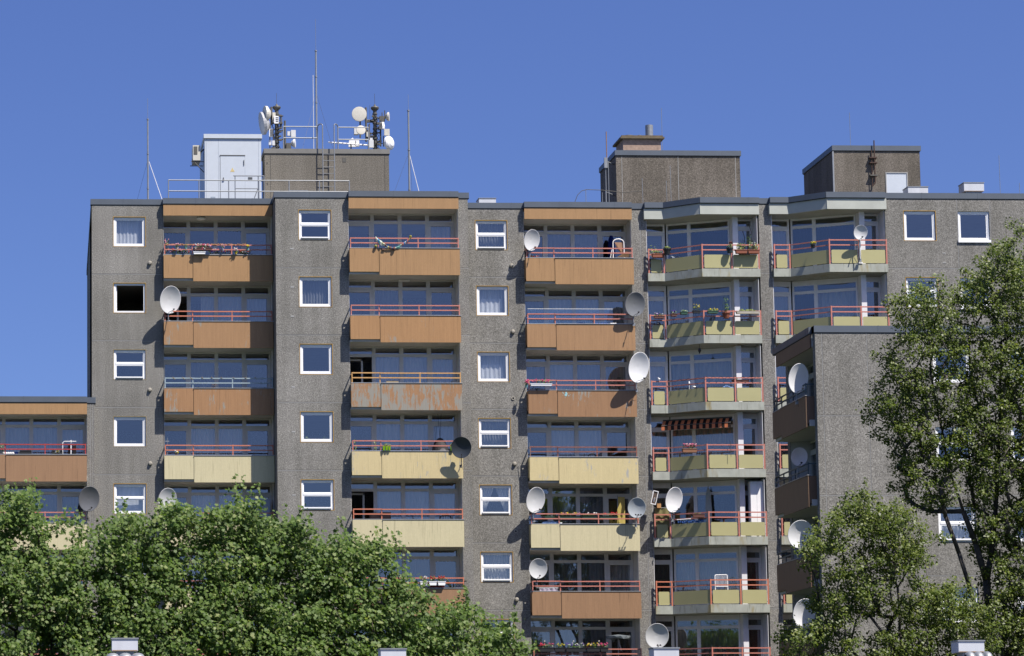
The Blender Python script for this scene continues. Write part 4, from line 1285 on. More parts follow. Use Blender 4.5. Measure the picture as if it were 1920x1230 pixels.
for x, z, lb in ((25.20, 27.32, "thin lightning rod in front of the middle stair housing, leftmost, holding the dark cable"), (26.24, 27.22, "shortest thin lightning rod in front of the middle stair housing"), (26.42, 27.88, "tall thin lightning rod in front of the middle stair housing, right of the shortest one")):
    t = thing("lightning_rod", lb, "lightning rod", (x, 2.0, 25.7))
    m = MB(); m.tube((x, 2, 25.8), (x - 0.02, 2, z), 0.012, 6); m.build("rod", GALV, t)
    m = MB(); m.box(x - 0.1, x + 0.1, 1.9, 2.1, 25.7, 25.8); m.build("foot", PEB_DARK, t)
for x, y, zb, z, lb in ((27.0, 6.0, 28.75, 31.4, "very thin lightning rod on the middle stair housing beside the chimney"), (34.55, 3.0, 28.75, 30.5, "very thin lightning rod on top of the right stair housing"),
                        (40.70, 2.0, 25.7, 28.4, "thin lightning rod near the right edge of the roof"), (41.55, 2.0, 25.7, 27.2, "shorter thin lightning rod at the very right edge of the roof")):
    t = thing("lightning_rod", lb, "lightning rod", (x, y, zb))
    m = MB(); m.tube((x, y, zb + 0.06), (x, y, z), 0.010, 6); m.build("rod", GALV, t)
    m = MB(); m.box(x - 0.08, x + 0.08, y - 0.08, y + 0.08, zb, zb + 0.06); m.build("foot", PEB_DARK, t)

t = thing("vent_pipe", "rusty double pipe bracketed to the front of the right stair housing", "pipe", (35.1, 1.7, 26.9))
m = MB(); m.tube((35.17, 1.66, 27.1), (35.17, 1.66, 28.95), 0.028, 8); m.tube((35.05, 1.68, 26.95), (35.05, 1.68, 28.55), 0.022, 8); m.tube((35.17, 1.66, 27.1), (35.03, 1.68, 26.95), 0.03, 8); m.build("pipe", RUST, t)
for z in (28.17, 27.40, 27.95):
    m = MB(); m.box(34.96, 35.28, 1.62, 1.80, z, z + 0.05); m.build("bracket", RUST if z > 27.9 else STEEL_D, t)

def hood(label, x0, x1, y, z0, z1, depth=0.7, leg=True):
    t = thing("roof_vent", label, "roof vent", ((x0 + x1) / 2, y, 25.7 if z1 > 20 else 4.1))
    zb = 25.7 if z1 > 20 else 4.1
    m = MB(); m.box(x0, x1, y, y + depth, z0, z1 - 0.03, 0); m.box(x0 - 0.02, x1 + 0.02, y - 0.02, y + depth + 0.02, z1 - 0.0295, z1, 1)
    m.box(x0 + 0.01, x1 - 0.01, y - 0.002, y, z0, z0 + 0.02, 2)
    m.build("hood", [mat("chalky_white_sheet", (0.70, 0.73, 0.78), 0.5, var=0.10, vscale=3, streak=True), GALV, mat("rust_stain", (0.40, 0.26, 0.16), 0.8)], t)
    m = MB(); m.box(x0 + 0.1, x1 - 0.08, y + 0.08, y + depth - 0.08, zb, z0); m.build("shaft", GALV, t)
hood("white boxy roof vent standing highest near the right edge of the roof", 39.13, 40.0, 2.0, 26.83, 27.22)
hood("low white roof vent in front of the door of the right stair housing", 36.24, 37.10, 0.6, 26.2, 26.72)
hood("small white roof vent above the third window column", 18.22, 18.95, 2.5, 26.2, 26.55)
hood("low white roof vent at the foot of the lift housing, behind the roof railing", 10.05, 10.86, 2.6, 26.45, 26.86)

# low flat-roofed pavilion in front, only its roof vents reach into view
pav = thing("pavilion", "low flat-roofed building at the bottom edge of the photo, in front of the trees", "building", (10, -55, 0))
m = MB(); m.box(-14, 36, -56, -47.5, 0.0, 4.0, 0); m.build("wall", PEB_DARK, pav)
m = MB(); m.box(-14.2, 36.2, -56.2, -47.3, 4.001, 4.1); m.build("roof", ROOFING, pav)
hood("white roof vent at the bottom left with a rust-stained front", 1.28, 1.85, -52.0, 4.56, 4.85, 0.5)
hood("white roof vent at the bottom edge left of centre, below the plane trees", 7.22, 7.78, -52.0, 4.30, 4.61, 0.5)
hood("white roof vent at the bottom edge under the round dish", 13.30, 13.86, -52.0, 4.30, 4.62, 0.5)
hood("white roof vent at the bottom right in front of the poplar trunks", 20.14, 20.72, -52.0, 4.50, 4.77, 0.5)
for i, (xa, xb, lb) in enumerate(((1.15, 1.98, "ribbed metal duct under the bottom left roof vent"), (20.2, 20.78, "ribbed metal duct under the bottom right roof vent"))):
    t = thing("roof_duct", lb, "duct", (xa, -52.2, 4.1))
    m = MB()
    nseg = 3
    for j in range(nseg):
        x = xa + (xb - xa) * j / nseg
        w_ = (xb - xa) / nseg
        m.lathe([(0.13, x), (0.17, x + w_ * 0.12), (0.195, x + w_ * 0.35), (0.195, x + w_ * 0.65), (0.17, x + w_ * 0.88), (0.13, x + w_)], (0, -52.25, 4.31), 16, 0, 'x')
    m.build("pipe", GALV, t, smooth=True)

# ------------------------------------------------------------------ things on the balconies
def flowers(mb, x0, x1, y, z, n, r=0.028, hgt=0.1, dep=0.07):
    for _ in range(n):
        mb.blob((random.uniform(x0, x1), y + random.uniform(-dep, dep), z + random.uniform(-hgt, hgt)), r * random.uniform(0.7, 1.25), 0, 5)

def flower_box(label, x0, x1, y, z, boxm, cols, h=0.15, plant_h=0.16, dens=1.0, leafm=None, fl=1.0, group="flower boxes on the balconies"):
    """trough with its top rim at z"""
    t = thing("flower_box", label, "flower box", ((x0 + x1) / 2, y, z - h), group)
    m = MB(); d = 0.09
    m.plate([(x0 + 0.02, z - h), (x1 - 0.02, z - h), (x1, z), (x0, z)], (0, y - d, 0), (1, 0, 0), (0, 1, 0), 2 * d)
    m.box(x0 - 0.012, x1 + 0.012, y - d - 0.012, y + d + 0.012, z - 0.025, z + 0.002)
    m.build("trough", boxm, t)
    L_ = x1 - x0
    m = MB(); m.tuft(((x0 + x1) / 2, y, z + plant_h * 0.45), (L_ / 2, 0.09, plant_h * 0.6), int(150 * L_ * dens), 0.045)
    m.build("foliage", leafm or GREEN_L, t)
    for c in cols:
        m = MB(); flowers(m, x0 + 0.03, x1 - 0.03, y - 0.03, z + plant_h * 0.75, int(14 * L_ * fl) + 2, 0.028, plant_h * 0.3)
        m.build("flowers", c, t)
    return t

def flower_pot(label, x, y, z, r, potm, cols, ph=0.18, leafm=None, n=45, group=None, spread=1.3):
    """pot whose rim is at z"""
    t = thing("flower_pot", label, "flower pot", (x, y, z - 1.5 * r), group)
    m = MB(); m.lathe([(0.0, z - 1.5 * r), (r * 0.7, z - 1.5 * r), (r * 0.95, z - 0.3 * r), (r * 1.08, z - 0.3 * r), (r * 1.08, z), (r * 0.9, z), (0.0, z - 0.03)], (x, y, 0), 12)
    m.build("pot", potm, t)
    m = MB(); m.tuft((x, y, z + ph * 0.4), (r * spread, r * spread, ph * 0.6), n, 0.04); m.build("foliage", leafm or GREEN_L, t)
    for c in cols:
        m = MB(); flowers(m, x - r * spread * .8, x + r * spread * .8, y - 0.05, z + ph * 0.65, 6, 0.03, ph * 0.3); m.build("flowers", c, t)
    return t

LIL = mat("lilac_glaze", (0.62, 0.60, 0.80), 0.35); PEACH = mat("cream_glaze", (0.80, 0.66, 0.55), 0.35)
DGREEN = mat("dark_green_plastic", (0.03, 0.10, 0.06), 0.5); BROWNP = mat("brown_plastic", (0.16, 0.06, 0.04), 0.55)
# --- first bay, top floor: crowded with flowers
Y1 = -0.46
for x, z, mt, cols, lb in ((5.11, 23.74, PEACH, [PINKL], "cream hanging pot on the top left flowery railing"), (5.47, 23.74, CYAN, [], "turquoise hanging pot left of the twisted rail corner"),
                           (7.00, 23.70, LIL, [PINKL], "lilac hanging pot in the middle of the flowery railing"), (7.55, 23.55, YELF, [PINKL, WHF], "yellow hanging pot with pink flowers, low on the flowery railing"), (8.05, 23.70, CYAN, [YELF], "turquoise hanging pot with yellow flower at the right of the flowery railing")):
    flower_pot(lb, x, Y1 - 0.08, z, 0.055, mt, cols, 0.16, n=26, group="hanging pots on the flowery top left railing", spread=1.6)
flower_box("dark trough of mixed flowers at the left end of the flowery railing", 4.62, 5.70, -0.28, 23.50, BLACK, [REDF, PINKL, WHF], 0.14, 0.20, 0.8)
flower_box("white planter on the coping of the flowery top left balcony", 5.78, 6.28, -0.52, 23.55, WHITE, [PINK, WHF], 0.10, 0.18, 0.5)
flower_box("long dark trough in the middle of the flowery top left balcony", 6.35, 7.45, -0.30, 23.50, BLACK, [WHF, PINK, PURP], 0.14, 0.20, 0.8)
flower_box("short dark trough with red flowers right of the yellow hanging pot", 7.55, 8.25, -0.30, 23.50, BLACK, [WHF, REDF, PINKL], 0.14, 0.14, 0.7)
flower_box("hanging trough of pink and white flowers under the top rail, flowery balcony", 5.80, 6.55, -0.52, 23.72, BROWNP, [PINK, WHF, PINKL], 0.10, 0.15, 0.7)
flower_pot("tall pink-flowered plant at the left end of the flowery top balcony", 4.68, -0.22, 23.75, 0.08, BROWNP, [PINKL, PINKL], 0.42, n=70, spread=1.7)
t = thing("garland", "orange-brown garland wound along the flowery top left rail", "garland", (6.4, -0.46, 23.87))
m = MB(); x = 4.62
while x < 7.95:
    yy = -0.375 if x < 5.73 else -0.425
    m.blob((x, yy + random.uniform(-.02, .02), 23.885 + random.uniform(-.02, .02)), random.uniform(0.025, 0.038), 0, 5); x += 0.045
m.build("leaves", mat("dry_orange_leaves", (0.46, 0.22, 0.09), 0.8, var=0.35, vscale=20), t)
t = thing("garland", "dry brown twine wound along the pale blue railing", "garland", (6.4, -0.42, 18.27))
m = MB()
for x in (4.9, 5.3, 5.62, 6.1, 6.5, 6.9, 7.4, 7.9, 8.3): m.tube((x, -0.46, 18.31), (x + 0.10, -0.40, 18.22), 0.018, 5)
m.build("twine", mat("dry_twine", (0.30, 0.24, 0.16), 0.9), t)
flower_pot("dried plant behind the pale blue railing", 6.6, -0.25, 17.9, 0.09, BROWNP, [], 0.20, leafm=mat("dry_leaf", (0.20, 0.13, 0.06), 0.9), n=30)
# small flowers / antenna on fourth balcony
flower_pot("little plants at the left end of the highest cream balcony", 5.05, -0.28, 15.12, 0.07, BROWNP, [WHF, YELF], 0.16, n=18)
t = thing("rod", "thin rod standing at the left end of the highest cream balcony", "rod", (4.68, -0.36, 15.05))
m = MB(); m.tube((4.68, -0.36, 15.05), (4.68, -0.36, 15.80), 0.010, 6); m.tube((4.58, -0.36, 15.65), (4.75, -0.36, 15.65), 0.008, 5); m.build("rod", GALV, t)
t = thing("cupboard", "pale cupboard on the cream balcony behind the tree tops, against its right wall", "cupboard", (8.7, 0.35, 11.4))
m = MB(); m.box(8.25, 8.95, 0.1, 0.6, 11.42, 13.30); m.build("carcass", mat("pale_blue_cupboard", (0.45, 0.50, 0.60), 0.5), t)
m = MB(); m.box(8.27, 8.59, 0.085, 0.1, 11.5, 13.26); m.build("door", mat("pale_blue_cupboard", (0.45, 0.50, 0.60), 0.5), t)
m = MB(); m.box(8.61, 8.93, 0.085, 0.1, 11.5, 13.26); m.build("door", mat("pale_blue_cupboard", (0.45, 0.50, 0.60), 0.5), t)

# --- second bay
t = thing("cloth_garland", "colourful patchwork cloth garland draped over the top middle railing", "garland", (14.0, -2.05, 23.5))
cols = [(0.12, 0.30, 0.62), (0.70, 0.30, 0.20), (0.75, 0.75, 0.72), (0.16, 0.38, 0.62), (0.62, 0.55, 0.20), (0.60, 0.70, 0.55), (0.62, 0.25, 0.22), (0.28, 0.18, 0.14), (0.20, 0.45, 0.40)]
P_ = []
for i in range(33):
    s_ = i / 32
    x = 13.20 + 1.42 * s_
    z = 23.49 + 0.37 * (abs(2 * s_ - 1) ** 1.9) - (0.04 if 0.3 < s_ < 0.7 else 0)
    P_.append((x, -2.07 - 0.03 * math.sin(7 * s_), z))
mbs = {}
for i in range(32):
    a = Vector(P_[i]); b = Vector(P_[i + 1]); c = random.randrange(len(cols)); w = 0.045 + 0.035 * random.random() + (0.05 if i < 6 else 0)
    q = mbs.setdefault(c, MB())
    dn = Vector((0, -0.01, -w)); up = Vector((0, 0, w * 0.6)); ft = Vector((0, -0.035, 0))
    q.add([a + dn, b + dn, b + ft, a + ft], [(0, 1, 2, 3)]); q.add([a + ft, b + ft, b + up, a + up], [(0, 1, 2, 3)])
for c, q in mbs.items():
    q.build("patch", cloth("patch_cloth_%s" % ["blue", "coral", "white", "azure", "mustard", "mint", "red", "brown", "teal"][c], cols[c], 0.1), t)
m = MB(); m.blob((14.64, -2.06, 23.93), 0.06, 0, 8); m.blob((13.2, -2.06, 23.52), 0.07, 0, 8); m.build("pompom", mat("olive_wool", (0.30, 0.28, 0.05), 0.9), t)
m = MB(); m.box(13.46, 13.58, -2.09, -2.04, 23.36, 23.42); m.blob((13.95, -2.09, 23.42), 0.075, 0, 8); m.build("tassel", mat("maroon_wool", (0.20, 0.10, 0.09), 0.9), t)
t = thing("folded_mat", "folded dark mat lying on the flaking balcony with ochre railing", "mat", (13.85, -1.8, 17.83))
m = MB()
for i in range(3): m.box(13.55 + 0.04 * i, 14.12 - 0.03 * i, -1.95, -1.6, 17.86 + 0.035 * i, 17.885 + 0.035 * i)
m.build("cushion", mat("dusty_black_cloth", (0.06, 0.055, 0.045), 0.9), t)
m = MB(); m.box(13.58, 14.08, -1.96, -1.955, 17.87, 17.96); m.build("edge", mat("sand_cloth", (0.35, 0.28, 0.18), 0.9), t)
for x0, x1, lb in ((13.38, 13.72, "lime green planter bag on the worn yellow balcony, left of its middle"), (16.15, 16.30, "lime green planter bag beside the black-grey dish")):
    t = thing("planter_bag", lb, "planter", ((x0 + x1) / 2, -2.06, 15.1), "lime green planter bags")
    m = MB(); n = 3 if x1 - x0 > .2 else 1
    for i in range(n):
        a = x0 + i * (x1 - x0) / n; b = a + (x1 - x0) / n - 0.015
        m.plate([(a, 15.24), (a + 0.015, 15.07), (b - 0.015, 15.07), (b, 15.24)], (0, -2.11, 0), (1, 0, 0), (0, 1, 0), 0.10)
    m.build("bag", LIME, t)
    m = MB(); m.tuft(((x0 + x1) / 2, -2.05, 15.30), ((x1 - x0) / 2, 0.06, 0.07), 60, 0.03); m.build("foliage", GREEN_Y, t)
for x, lb in ((12.28, "slender climbing plant behind the left end of the worn yellow balcony"), (13.12, "slender plant left of the lime green planter bag")):
    t = thing("potted_plant", lb, "plant", (x, -1.6, 14.2))
    m = MB(); m.tube((x, -1.6, 14.3), (x + 0.04, -1.62, 15.6), 0.008, 5); m.build("stem", GREEN_L, t)
    m = MB(); m.tuft((x, -1.6, 15.3), (0.09, 0.06, 0.35), 30, 0.04); m.build("foliage", GREEN_Y, t)
    m = MB(); m.lathe([(0, 14.2), (0.09, 14.2), (0.11, 14.42), (0, 14.42)], (x, -1.6, 0), 12); m.build("pot", TERRA, t)
t = thing("hanging_chair", "dark egg-shaped hanging chair on the worn yellow balcony", "hanging chair", (15.85, -1.35, 14.3))
m = MB(); m.lathe([(0.0, 15.70), (0.10, 15.66), (0.22, 15.52), (0.32, 15.30), (0.36, 15.05), (0.34, 14.8), (0.2, 14.62), (0.0, 14.6)], (15.85, -1.25, 0), 16)
m.build("basket", mat("dark_wicker", (0.035, 0.032, 0.035), 0.8, var=0.4, vscale=30), t)
m = MB(); m.tube((15.85, -1.25, 15.68), (15.78, -1.2, 16.7), 0.008, 5); m.tube((15.85, -1.25, 15.68), (15.92, -1.2, 16.7), 0.008, 5); m.build("rope", BLACK, t)
m = MB(); m.blob((15.88, -1.5, 15.1), 0.20, 0, 10, (1, .6, .8)); m.build("cushion", mat("grey_cushion", (0.16, 0.15, 0.16), 0.9), t)
def chair(label, x, y, zf, mt, yaw=0, h=0.9, group=None, rounded=False):
    t = thing("balcony_chair", label, "chair", (x, y, zf), group)
    R_ = T((x, y, zf)) @ Matrix.Rotation(yaw, 4, 'Z')
    m = MB(R_); m.box(-.22, .22, -.22, .22, .42, .45); m.build("seat", mt, t)
    m = MB(R_)
    if rounded:
        pts = [(-.24, .22, .42)] + [(-0.24 * math.cos(math.pi * i / 8), .24, h - 0.16 + 0.14 * math.sin(math.pi * i / 8)) for i in range(9)] + [(.24, .22, .42)]
        m.path(pts, 0.018, 6)
        for i in range(5): m.tube((-.14 + i * .07, .23, .45), (-.14 + i * .07, .24, h - 0.06), 0.008, 5)
    else:
        m.box(-.22, .22, .21, .235, .60, h)
    m.build("backrest", mt, t)
    for sx in (-.2, .2):
        for sy in (-.2, .2):
            m = MB(R_); m.tube((sx, sy, 0), (sx, sy, .43 if sy < 0 else h - .1), 0.015, 6); m.build("leg", mt, t)
    return t
WOODC = mat("brown_chair_wood", (0.20, 0.11, 0.07), 0.6)
chair("brown chair behind the cream middle balcony, left of its railing post", 13.15, -1.25, 11.4, WOODC, 0, 1.22)
chair("brown chair behind the cream middle balcony, right of the railing post", 13.62, -1.2, 11.4, WOODC, 0.1, 1.25)
chair("black round-backed chair at the right of the cream middle balcony", 15.95, -1.6, 11.4, BLACK, 3.1, 1.08, None, True)
t = thing("balcony_table", "low dark table behind the railing of the cream middle balcony", "table", (15.0, -1.5, 11.4))
m = MB(); m.box(14.6, 15.5, -1.8, -1.3, 12.24, 12.28); m.build("tabletop", BLACK, t)
for sx in (14.65, 15.45):
    for sy in (-1.75, -1.35):
        m = MB(); m.tube((sx, sy, 11.4), (sx, sy, 12.24), 0.015, 6); m.build("leg", BLACK, t)
for i, (x0, x1) in enumerate(((14.83, 15.12), (15.19, 15.50), (15.55, 15.86))):
    flower_box(["leftmost", "middle", "rightmost"][i] + " white box with red geraniums on the orange-brown balcony above the plane tree", x0, x1, -2.08, 9.72, WHITE, [REDF, REDF] if i else [REDF, WHF], 0.16, 0.20, 1.1, group="white geranium boxes over the plane tree")
t = thing("potted_palm", "tall yellow-green palm right of the white geranium boxes", "plant", (16.2, -1.7, 8.6))
m = MB()
for i in range(16):
    a = random.uniform(0, 6.28); l_ = random.uniform(0.5, 0.95); pr = Vector((16.2, -1.7, 9.35)); d = Vector((math.cos(a), 0.4 * math.sin(a), 1.8)).normalized()
    for s_ in range(6):
        nx = pr + d * l_ / 6; d = (d + Vector((0.12 * math.cos(a), 0, -0.22))).normalized()
        sd = Vector((0, 0, 1)).cross(d).normalized() * 0.035
        m.add([pr - sd, pr + sd, nx + sd * .8, nx - sd * .8], [(0, 1, 2, 3)]); pr = nx
m.build("fronds", GREEN_Y, t)
m = MB(); m.tube((16.2, -1.7, 8.9), (16.2, -1.7, 9.4), 0.04, 8); m.build("stem", TERRA, t)
m = MB(); m.lathe([(0, 8.6), (0.14, 8.6), (0.18, 8.95), (0, 8.95)], (16.2, -1.7, 0), 14); m.build("pot", TERRA, t)
t = thing("red_box", "dark red box behind the orange railing under the geranium boxes", "box", (15.55, -1.7, 9.3))
m = MB(); m.box(15.3, 15.85, -1.9, -1.5, 8.6, 9.56); m.build("box", mat("dark_red_paint", (0.25, 0.01, 0.01), 0.6), t)
m = MB(); m.box(15.28, 15.87, -1.92, -1.48, 9.561, 9.585); m.build("lid", mat("dark_red_paint", (0.25, 0.01, 0.01), 0.6), t)

# --- third bay
t = thing("folding_chair", "white folding chair propped up at the right of the top balcony by the grey pillar", "chair", (23.9, 0.6, 22.6))
m = MB()
pts = [(23.53, 0.45, 22.7), (23.53, 0.42, 24.20)] + [(23.76 - 0.23 * math.cos(math.pi * i / 8), 0.42, 24.20 + 0.16 * math.sin(math.pi * i / 8)) for i in range(1, 9)] + [(24.02, 0.45, 22.7)]
m.path(pts, 0.022, 8); m.tube((23.53, 0.46, 23.0), (24.02, 0.46, 23.0), 0.016, 6); m.tube((23.48, 0.40, 23.9), (23.30, 0.2, 23.2), 0.012, 6)
m.build("frame", WHITE, t)
m = MB(); m.add([(23.60, 0.44, 24.22), (23.97, 0.44, 24.22), (24.08, 0.5, 23.55), (23.70, 0.5, 24.0)], [(0, 1, 2, 3)]); m.build("seat_fabric", cloth("peach_fabric", (0.75, 0.46, 0.30), 0.3), t)
t = thing("cardboard_box", "open cardboard box behind the right end of the top railing", "box", (23.7, 0.25, 23.3))
m = MB(); m.box(23.35, 24.2, 0.1, 0.5, 23.1, 23.50); m.build("box", CARD, t)
m = MB(); m.add([(23.60, 0.09, 23.51), (24.12, 0.09, 23.51), (24.14, 0.0, 23.72), (24.0, 0.0, 23.74)], [(0, 1, 2, 3)]); m.build("flap", CARD, t)
t = thing("parasol", "furled dark blue parasol behind the white folding chair", "parasol", (23.6, 1.0, 22.6))
m = MB(); m.lathe([(0.0, 24.60), (0.06, 24.58), (0.13, 24.4), (0.16, 23.9), (0.10, 23.4), (0.0, 23.4)], (23.55, 0.85, 0), 12); m.build("canopy", NAVY, t)
m = MB(); m.tube((23.55, 0.85, 22.6), (23.55, 0.85, 23.45), 0.02, 8); m.build("pole", STEEL_D, t)
flower_pot("green pot plants under the dish at the left end of the top balcony", 20.15, 0.2, 23.45, 0.10, BROWNP, [PINKL, REDF], 0.16, n=50, spread=2.2)
t = thing("wind_screen", "clear glass wind screen standing on the second balcony beside the mid-grey dish", "wind screen", (21.9, 0.1, 20.6))
m = MB(); m.box(19.80, 23.4, 0.10, 0.11, 20.60, 21.30); m.build("pane", WINDSCREEN, t)
m = MB(); m.tube((19.8, 0.105, 21.31), (23.4, 0.105, 21.31), 0.010, 5); m.build("edge", GALV, t)
for x0, x1, mt, lb in ((21.85, 22.2, NAVY, "dark bundle on the second balcony left of the blue bag"), (22.65, 23.18, BLUEC, "blue bag on the second balcony under the railing"), (23.28, 23.5, WHITEC, "white folded sheet right of the blue bag")):
    t = thing("bundle", lb, "bundle", ((x0 + x1) / 2, 0.0, 20.62))
    m = MB()
    for i in range(5):
        m.blob((x0 + (x1 - x0) * (i + .5) / 5, 0.06, 20.67), 0.055 + 0.02 * random.random(), 0, 8, (1, 1, .8))
    m.build("cloth", mt, t)
flower_box("white box with pink geraniums at the left end of the third balcony from the top", 19.82, 20.72, -0.10, 18.11, WHITE, [PINK, PINK], 0.09, 0.18, 0.45, fl=0.7)
flower_pot("pink geranium hanging outside the left end of the third balcony", 19.66, -0.08, 18.05, 0.06, CYAN, [PINK, PINK], 0.24, n=35, spread=1.5)
flower_pot("potted greenery on the floor ledge below the white geranium box", 20.1, 0.05, 17.90, 0.09, BLACK, [], 0.10, n=30, spread=2.4)
t = thing("paint_splash", "pale turquoise paint splash on the third orange balcony front", "stain", (21.35, -0.052, 17.65))
m = MB()
for i in range(26):
    a = random.uniform(0, 6.28); r = abs(random.gauss(0, 0.09))
    x = 21.32 + r * math.cos(a) * 0.9; z = 17.66 + r * math.sin(a); q = random.uniform(0.012, 0.05) * (1 if r < .1 else 0.5)
    m.add([(x - q, -0.0525 - i * 1e-4, z - q * .6), (x + q * .4, -0.0525 - i * 1e-4, z - q), (x + q, -0.0525 - i * 1e-4, z + q * .4), (x - q * .3, -0.0525 - i * 1e-4, z + q)], [(0, 1, 2, 3)])
m.build("splash", mat("turquoise_paint_splash", (0.36, 0.66, 0.70), 0.6), t)
t = thing("bicycle_handlebar", "curved black handlebar showing over the rusty-railed yellow balcony", "handlebar", (22.4, 0.2, 15.05))
m = MB(); m.path([(22.25, 0.15, 15.08), (22.28, 0.15, 15.17), (22.38, 0.15, 15.21), (22.5, 0.15, 15.20), (22.57, 0.15, 15.10)], 0.02, 6); m.build("bar", BLACK, t)
m = MB(); m.tube((22.55, 0.15, 15.02), (22.57, 0.15, 15.12), 0.03, 6); m.build("grip", BLACK, t)
t = thing("rod", "short pale rod and pot holder at the left corner of the rusty-railed yellow balcony", "rod", (19.80, 0.0, 15.1))
m = MB(); m.tube((19.78, -0.06, 15.1), (19.74, -0.06, 15.65), 0.012, 6); m.tube((19.7, -0.1, 15.0), (19.7, -0.25, 15.05), 0.012, 6); m.build("rod", GALV, t)
for i, (x0, x1, cols) in enumerate(((20.35, 20.75, []), (20.95, 21.85, [YELF, PINKL]), (21.9, 22.6, [WHF]), (22.65, 23.4, [REDF]))):
    flower_box(["first", "second", "third", "fourth"][i] + " dark green trough from the left, inside the cream balcony's salmon rail", x0, x1, 0.10, 12.58, DGREEN, cols, 0.10, 0.15, 0.5, fl=0.6, group="dark green troughs on the cream balcony")
t = thing("yellow_screen", "folded yellow canvas screen left of the round bluish dish", "screen", (23.55, 0.35, 11.4))
m = MB(); m.add([(23.40, 0.2, 12.25), (23.48, 0.15, 12.3), (23.62, 0.25, 13.0), (23.58, 0.3, 13.2), (23.44, 0.28, 12.9)], [(0, 1, 2, 3, 4)]); m.add([(23.5, 0.5, 11.5), (23.85, 0.7, 11.5), (23.85, 0.7, 13.45), (23.5, 0.5, 13.45)], [(0, 1, 2, 3)]); m.build("canvas", cloth("yellow_canvas", (0.72, 0.58, 0.18), 0.3), t)
m = MB(); m.tube((23.5, 0.48, 11.4), (23.5, 0.48, 13.5), 0.015, 6); m.build("pole", GALV, t)
t = thing("bundle", "blue and white laundry under the rail below the pale oval dish", "laundry", (20.6, 0.1, 12.2))
m = MB()
for i in range(9): m.blob((20.3 + i * 0.08, 0.12, 12.30 + 0.02 * (i % 3)), 0.07, 0, 8, (1, .8, 1))
m.build("cloth", cloth("light_blue_cloth", (0.22, 0.35, 0.62), 0.1), t)
flower_pot("white figurine pot beside the railing post of the cream balcony", 21.0, 0.05, 12.32, 0.07, WHITE, [], 0.06, n=8)
t = thing("towel", "pale striped towel hung inside the rail below the round dish on the brown balcony", "towel", (20.5, 0.0, 9.55))
m = MB(); m.pleat(20.08, 20.82, 0.03, 9.47, 9.60, 0.02, 0.2); m.build("cloth", cloth("pale_lilac_cloth", (0.62, 0.55, 0.66), 0.2), t)
m = MB(); m.tube((20.05, 0.03, 9.60), (20.85, 0.03, 9.60), 0.012, 6); m.build("rod", WHITE, t)
for i, (x0, x1, cols) in enumerate(((19.95, 20.6, [PINK, REDF]), (20.62, 21.05, [YELF]), (21.1, 21.9, [PURP, WHF]), (21.95, 22.5, [YELF, PINKL]), (22.52, 22.85, [PINK, PINK, PINK]))):
    flower_box(["magenta-flowered", "yellow-flowered", "purple and white flowered", "yellow and pink flowered", "bright pink flowered"][i] + " box on the lowest visible salmon railing", x0, x1, -0.09, 7.12, BLACK, cols, 0.16, 0.18, 0.7, group="flower boxes on the lowest visible railing")
for i, x in enumerate((20.22, 21.42, 22.48)):
    t = thing("solar_light", ["leftmost", "middle", "rightmost"][i] + " of the three little globe lights on the lowest railing", "garden light", (x, -0.09, 7.0), "globe lights on the lowest railing")
    m = MB(); m.tube((x, -0.09, 7.0), (x, -0.09, 7.36), 0.008, 6); m.build("stake", GALV, t)
    m = MB(); m.blob((x, -0.09, 7.39), 0.032, 0, 8); m.build("globe", OFFW, t)
t = thing("parasol", "small grey open parasol on the lowest visible balcony", "parasol", (23.35, 0.25, 5.8))
m = MB()
n = 12; vs = [(23.35, 0.25, 7.68)]
for i in range(n):
    a = 2 * math.pi * i / n
    vs.append((23.35 + 0.52 * math.cos(a), 0.25 + 0.5 * math.sin(a), 7.62))
for i in range(n):
    a = 2 * math.pi * (i + .5) / n
    vs.append((23.35 + 0.50 * math.cos(a), 0.25 + 0.48 * math.sin(a), 7.48 + 0.03 * (i % 3)))
fs = [(0, 1 + i, 1 + (i + 1) % n) for i in range(n)] + [(1 + i, 1 + n + i, 1 + (i + 1) % n) for i in range(n)] + [(1 + (i + 1) % n, 1 + n + i, 1 + n + (i + 1) % n) for i in range(n)]
m.add(vs, fs); m.build("canopy", cloth("faded_grey_canvas", (0.30, 0.34, 0.36), 0.25), t)
m = MB(); m.tube((23.35, 0.25, 5.8), (23.35, 0.25, 7.66), 0.02, 8); m.tube((23.36, 0.22, 7.45), (23.46, 0.2, 7.0), 0.03, 6); m.build("pole", GALV, t)

# --- stepped corner bays
flower_pot("spidery green plant in the left corner of the highest corner balcony", 25.20, 0.45, 23.75, 0.10, WHITE, [], 0.35, GREEN_Y, 90, spread=2.3)
flower_box("terracotta box on the short left rail of the highest corner balcony", 25.10, 25.58, 0.06, 23.66, TERRA, [], 0.16, 0.14, 0.9, GREEN_Y)
flower_pot("dark hanging basket with bright grass at the bend of the highest corner balcony", 25.72, -0.02, 23.86, 0.16, BLACK, [], 0.10, GREEN_Y, 130, spread=0.9)
flower_pot("dark hanging pot over the rail left of the two terracotta boxes", 28.12, -1.04, 23.70, 0.14, mat("dark_slate_fabric", (0.03, 0.045, 0.05), 0.9), [], 0.16, GREEN_L, 60, spread=1.0)
flower_pot("withered brown flower head above the dark hanging pot", 28.22, -0.85, 23.90, 0.05, BROWNP, [], 0.15, mat("withered_flower", (0.14, 0.05, 0.04), 0.9), 50, spread=1.6)
flower_box("left terracotta box full of leaves at the right of the highest corner balcony", 28.36, 28.84, -1.03, 23.62, TERRA, [], 0.15, 0.32, 1.6, GREEN_Y)
flower_box("right terracotta box full of leaves next to the grey fin on the highest corner balcony", 28.88, 29.36, -1.03, 23.62, TERRA, [WHF], 0.15, 0.34, 1.6, GREEN_Y)
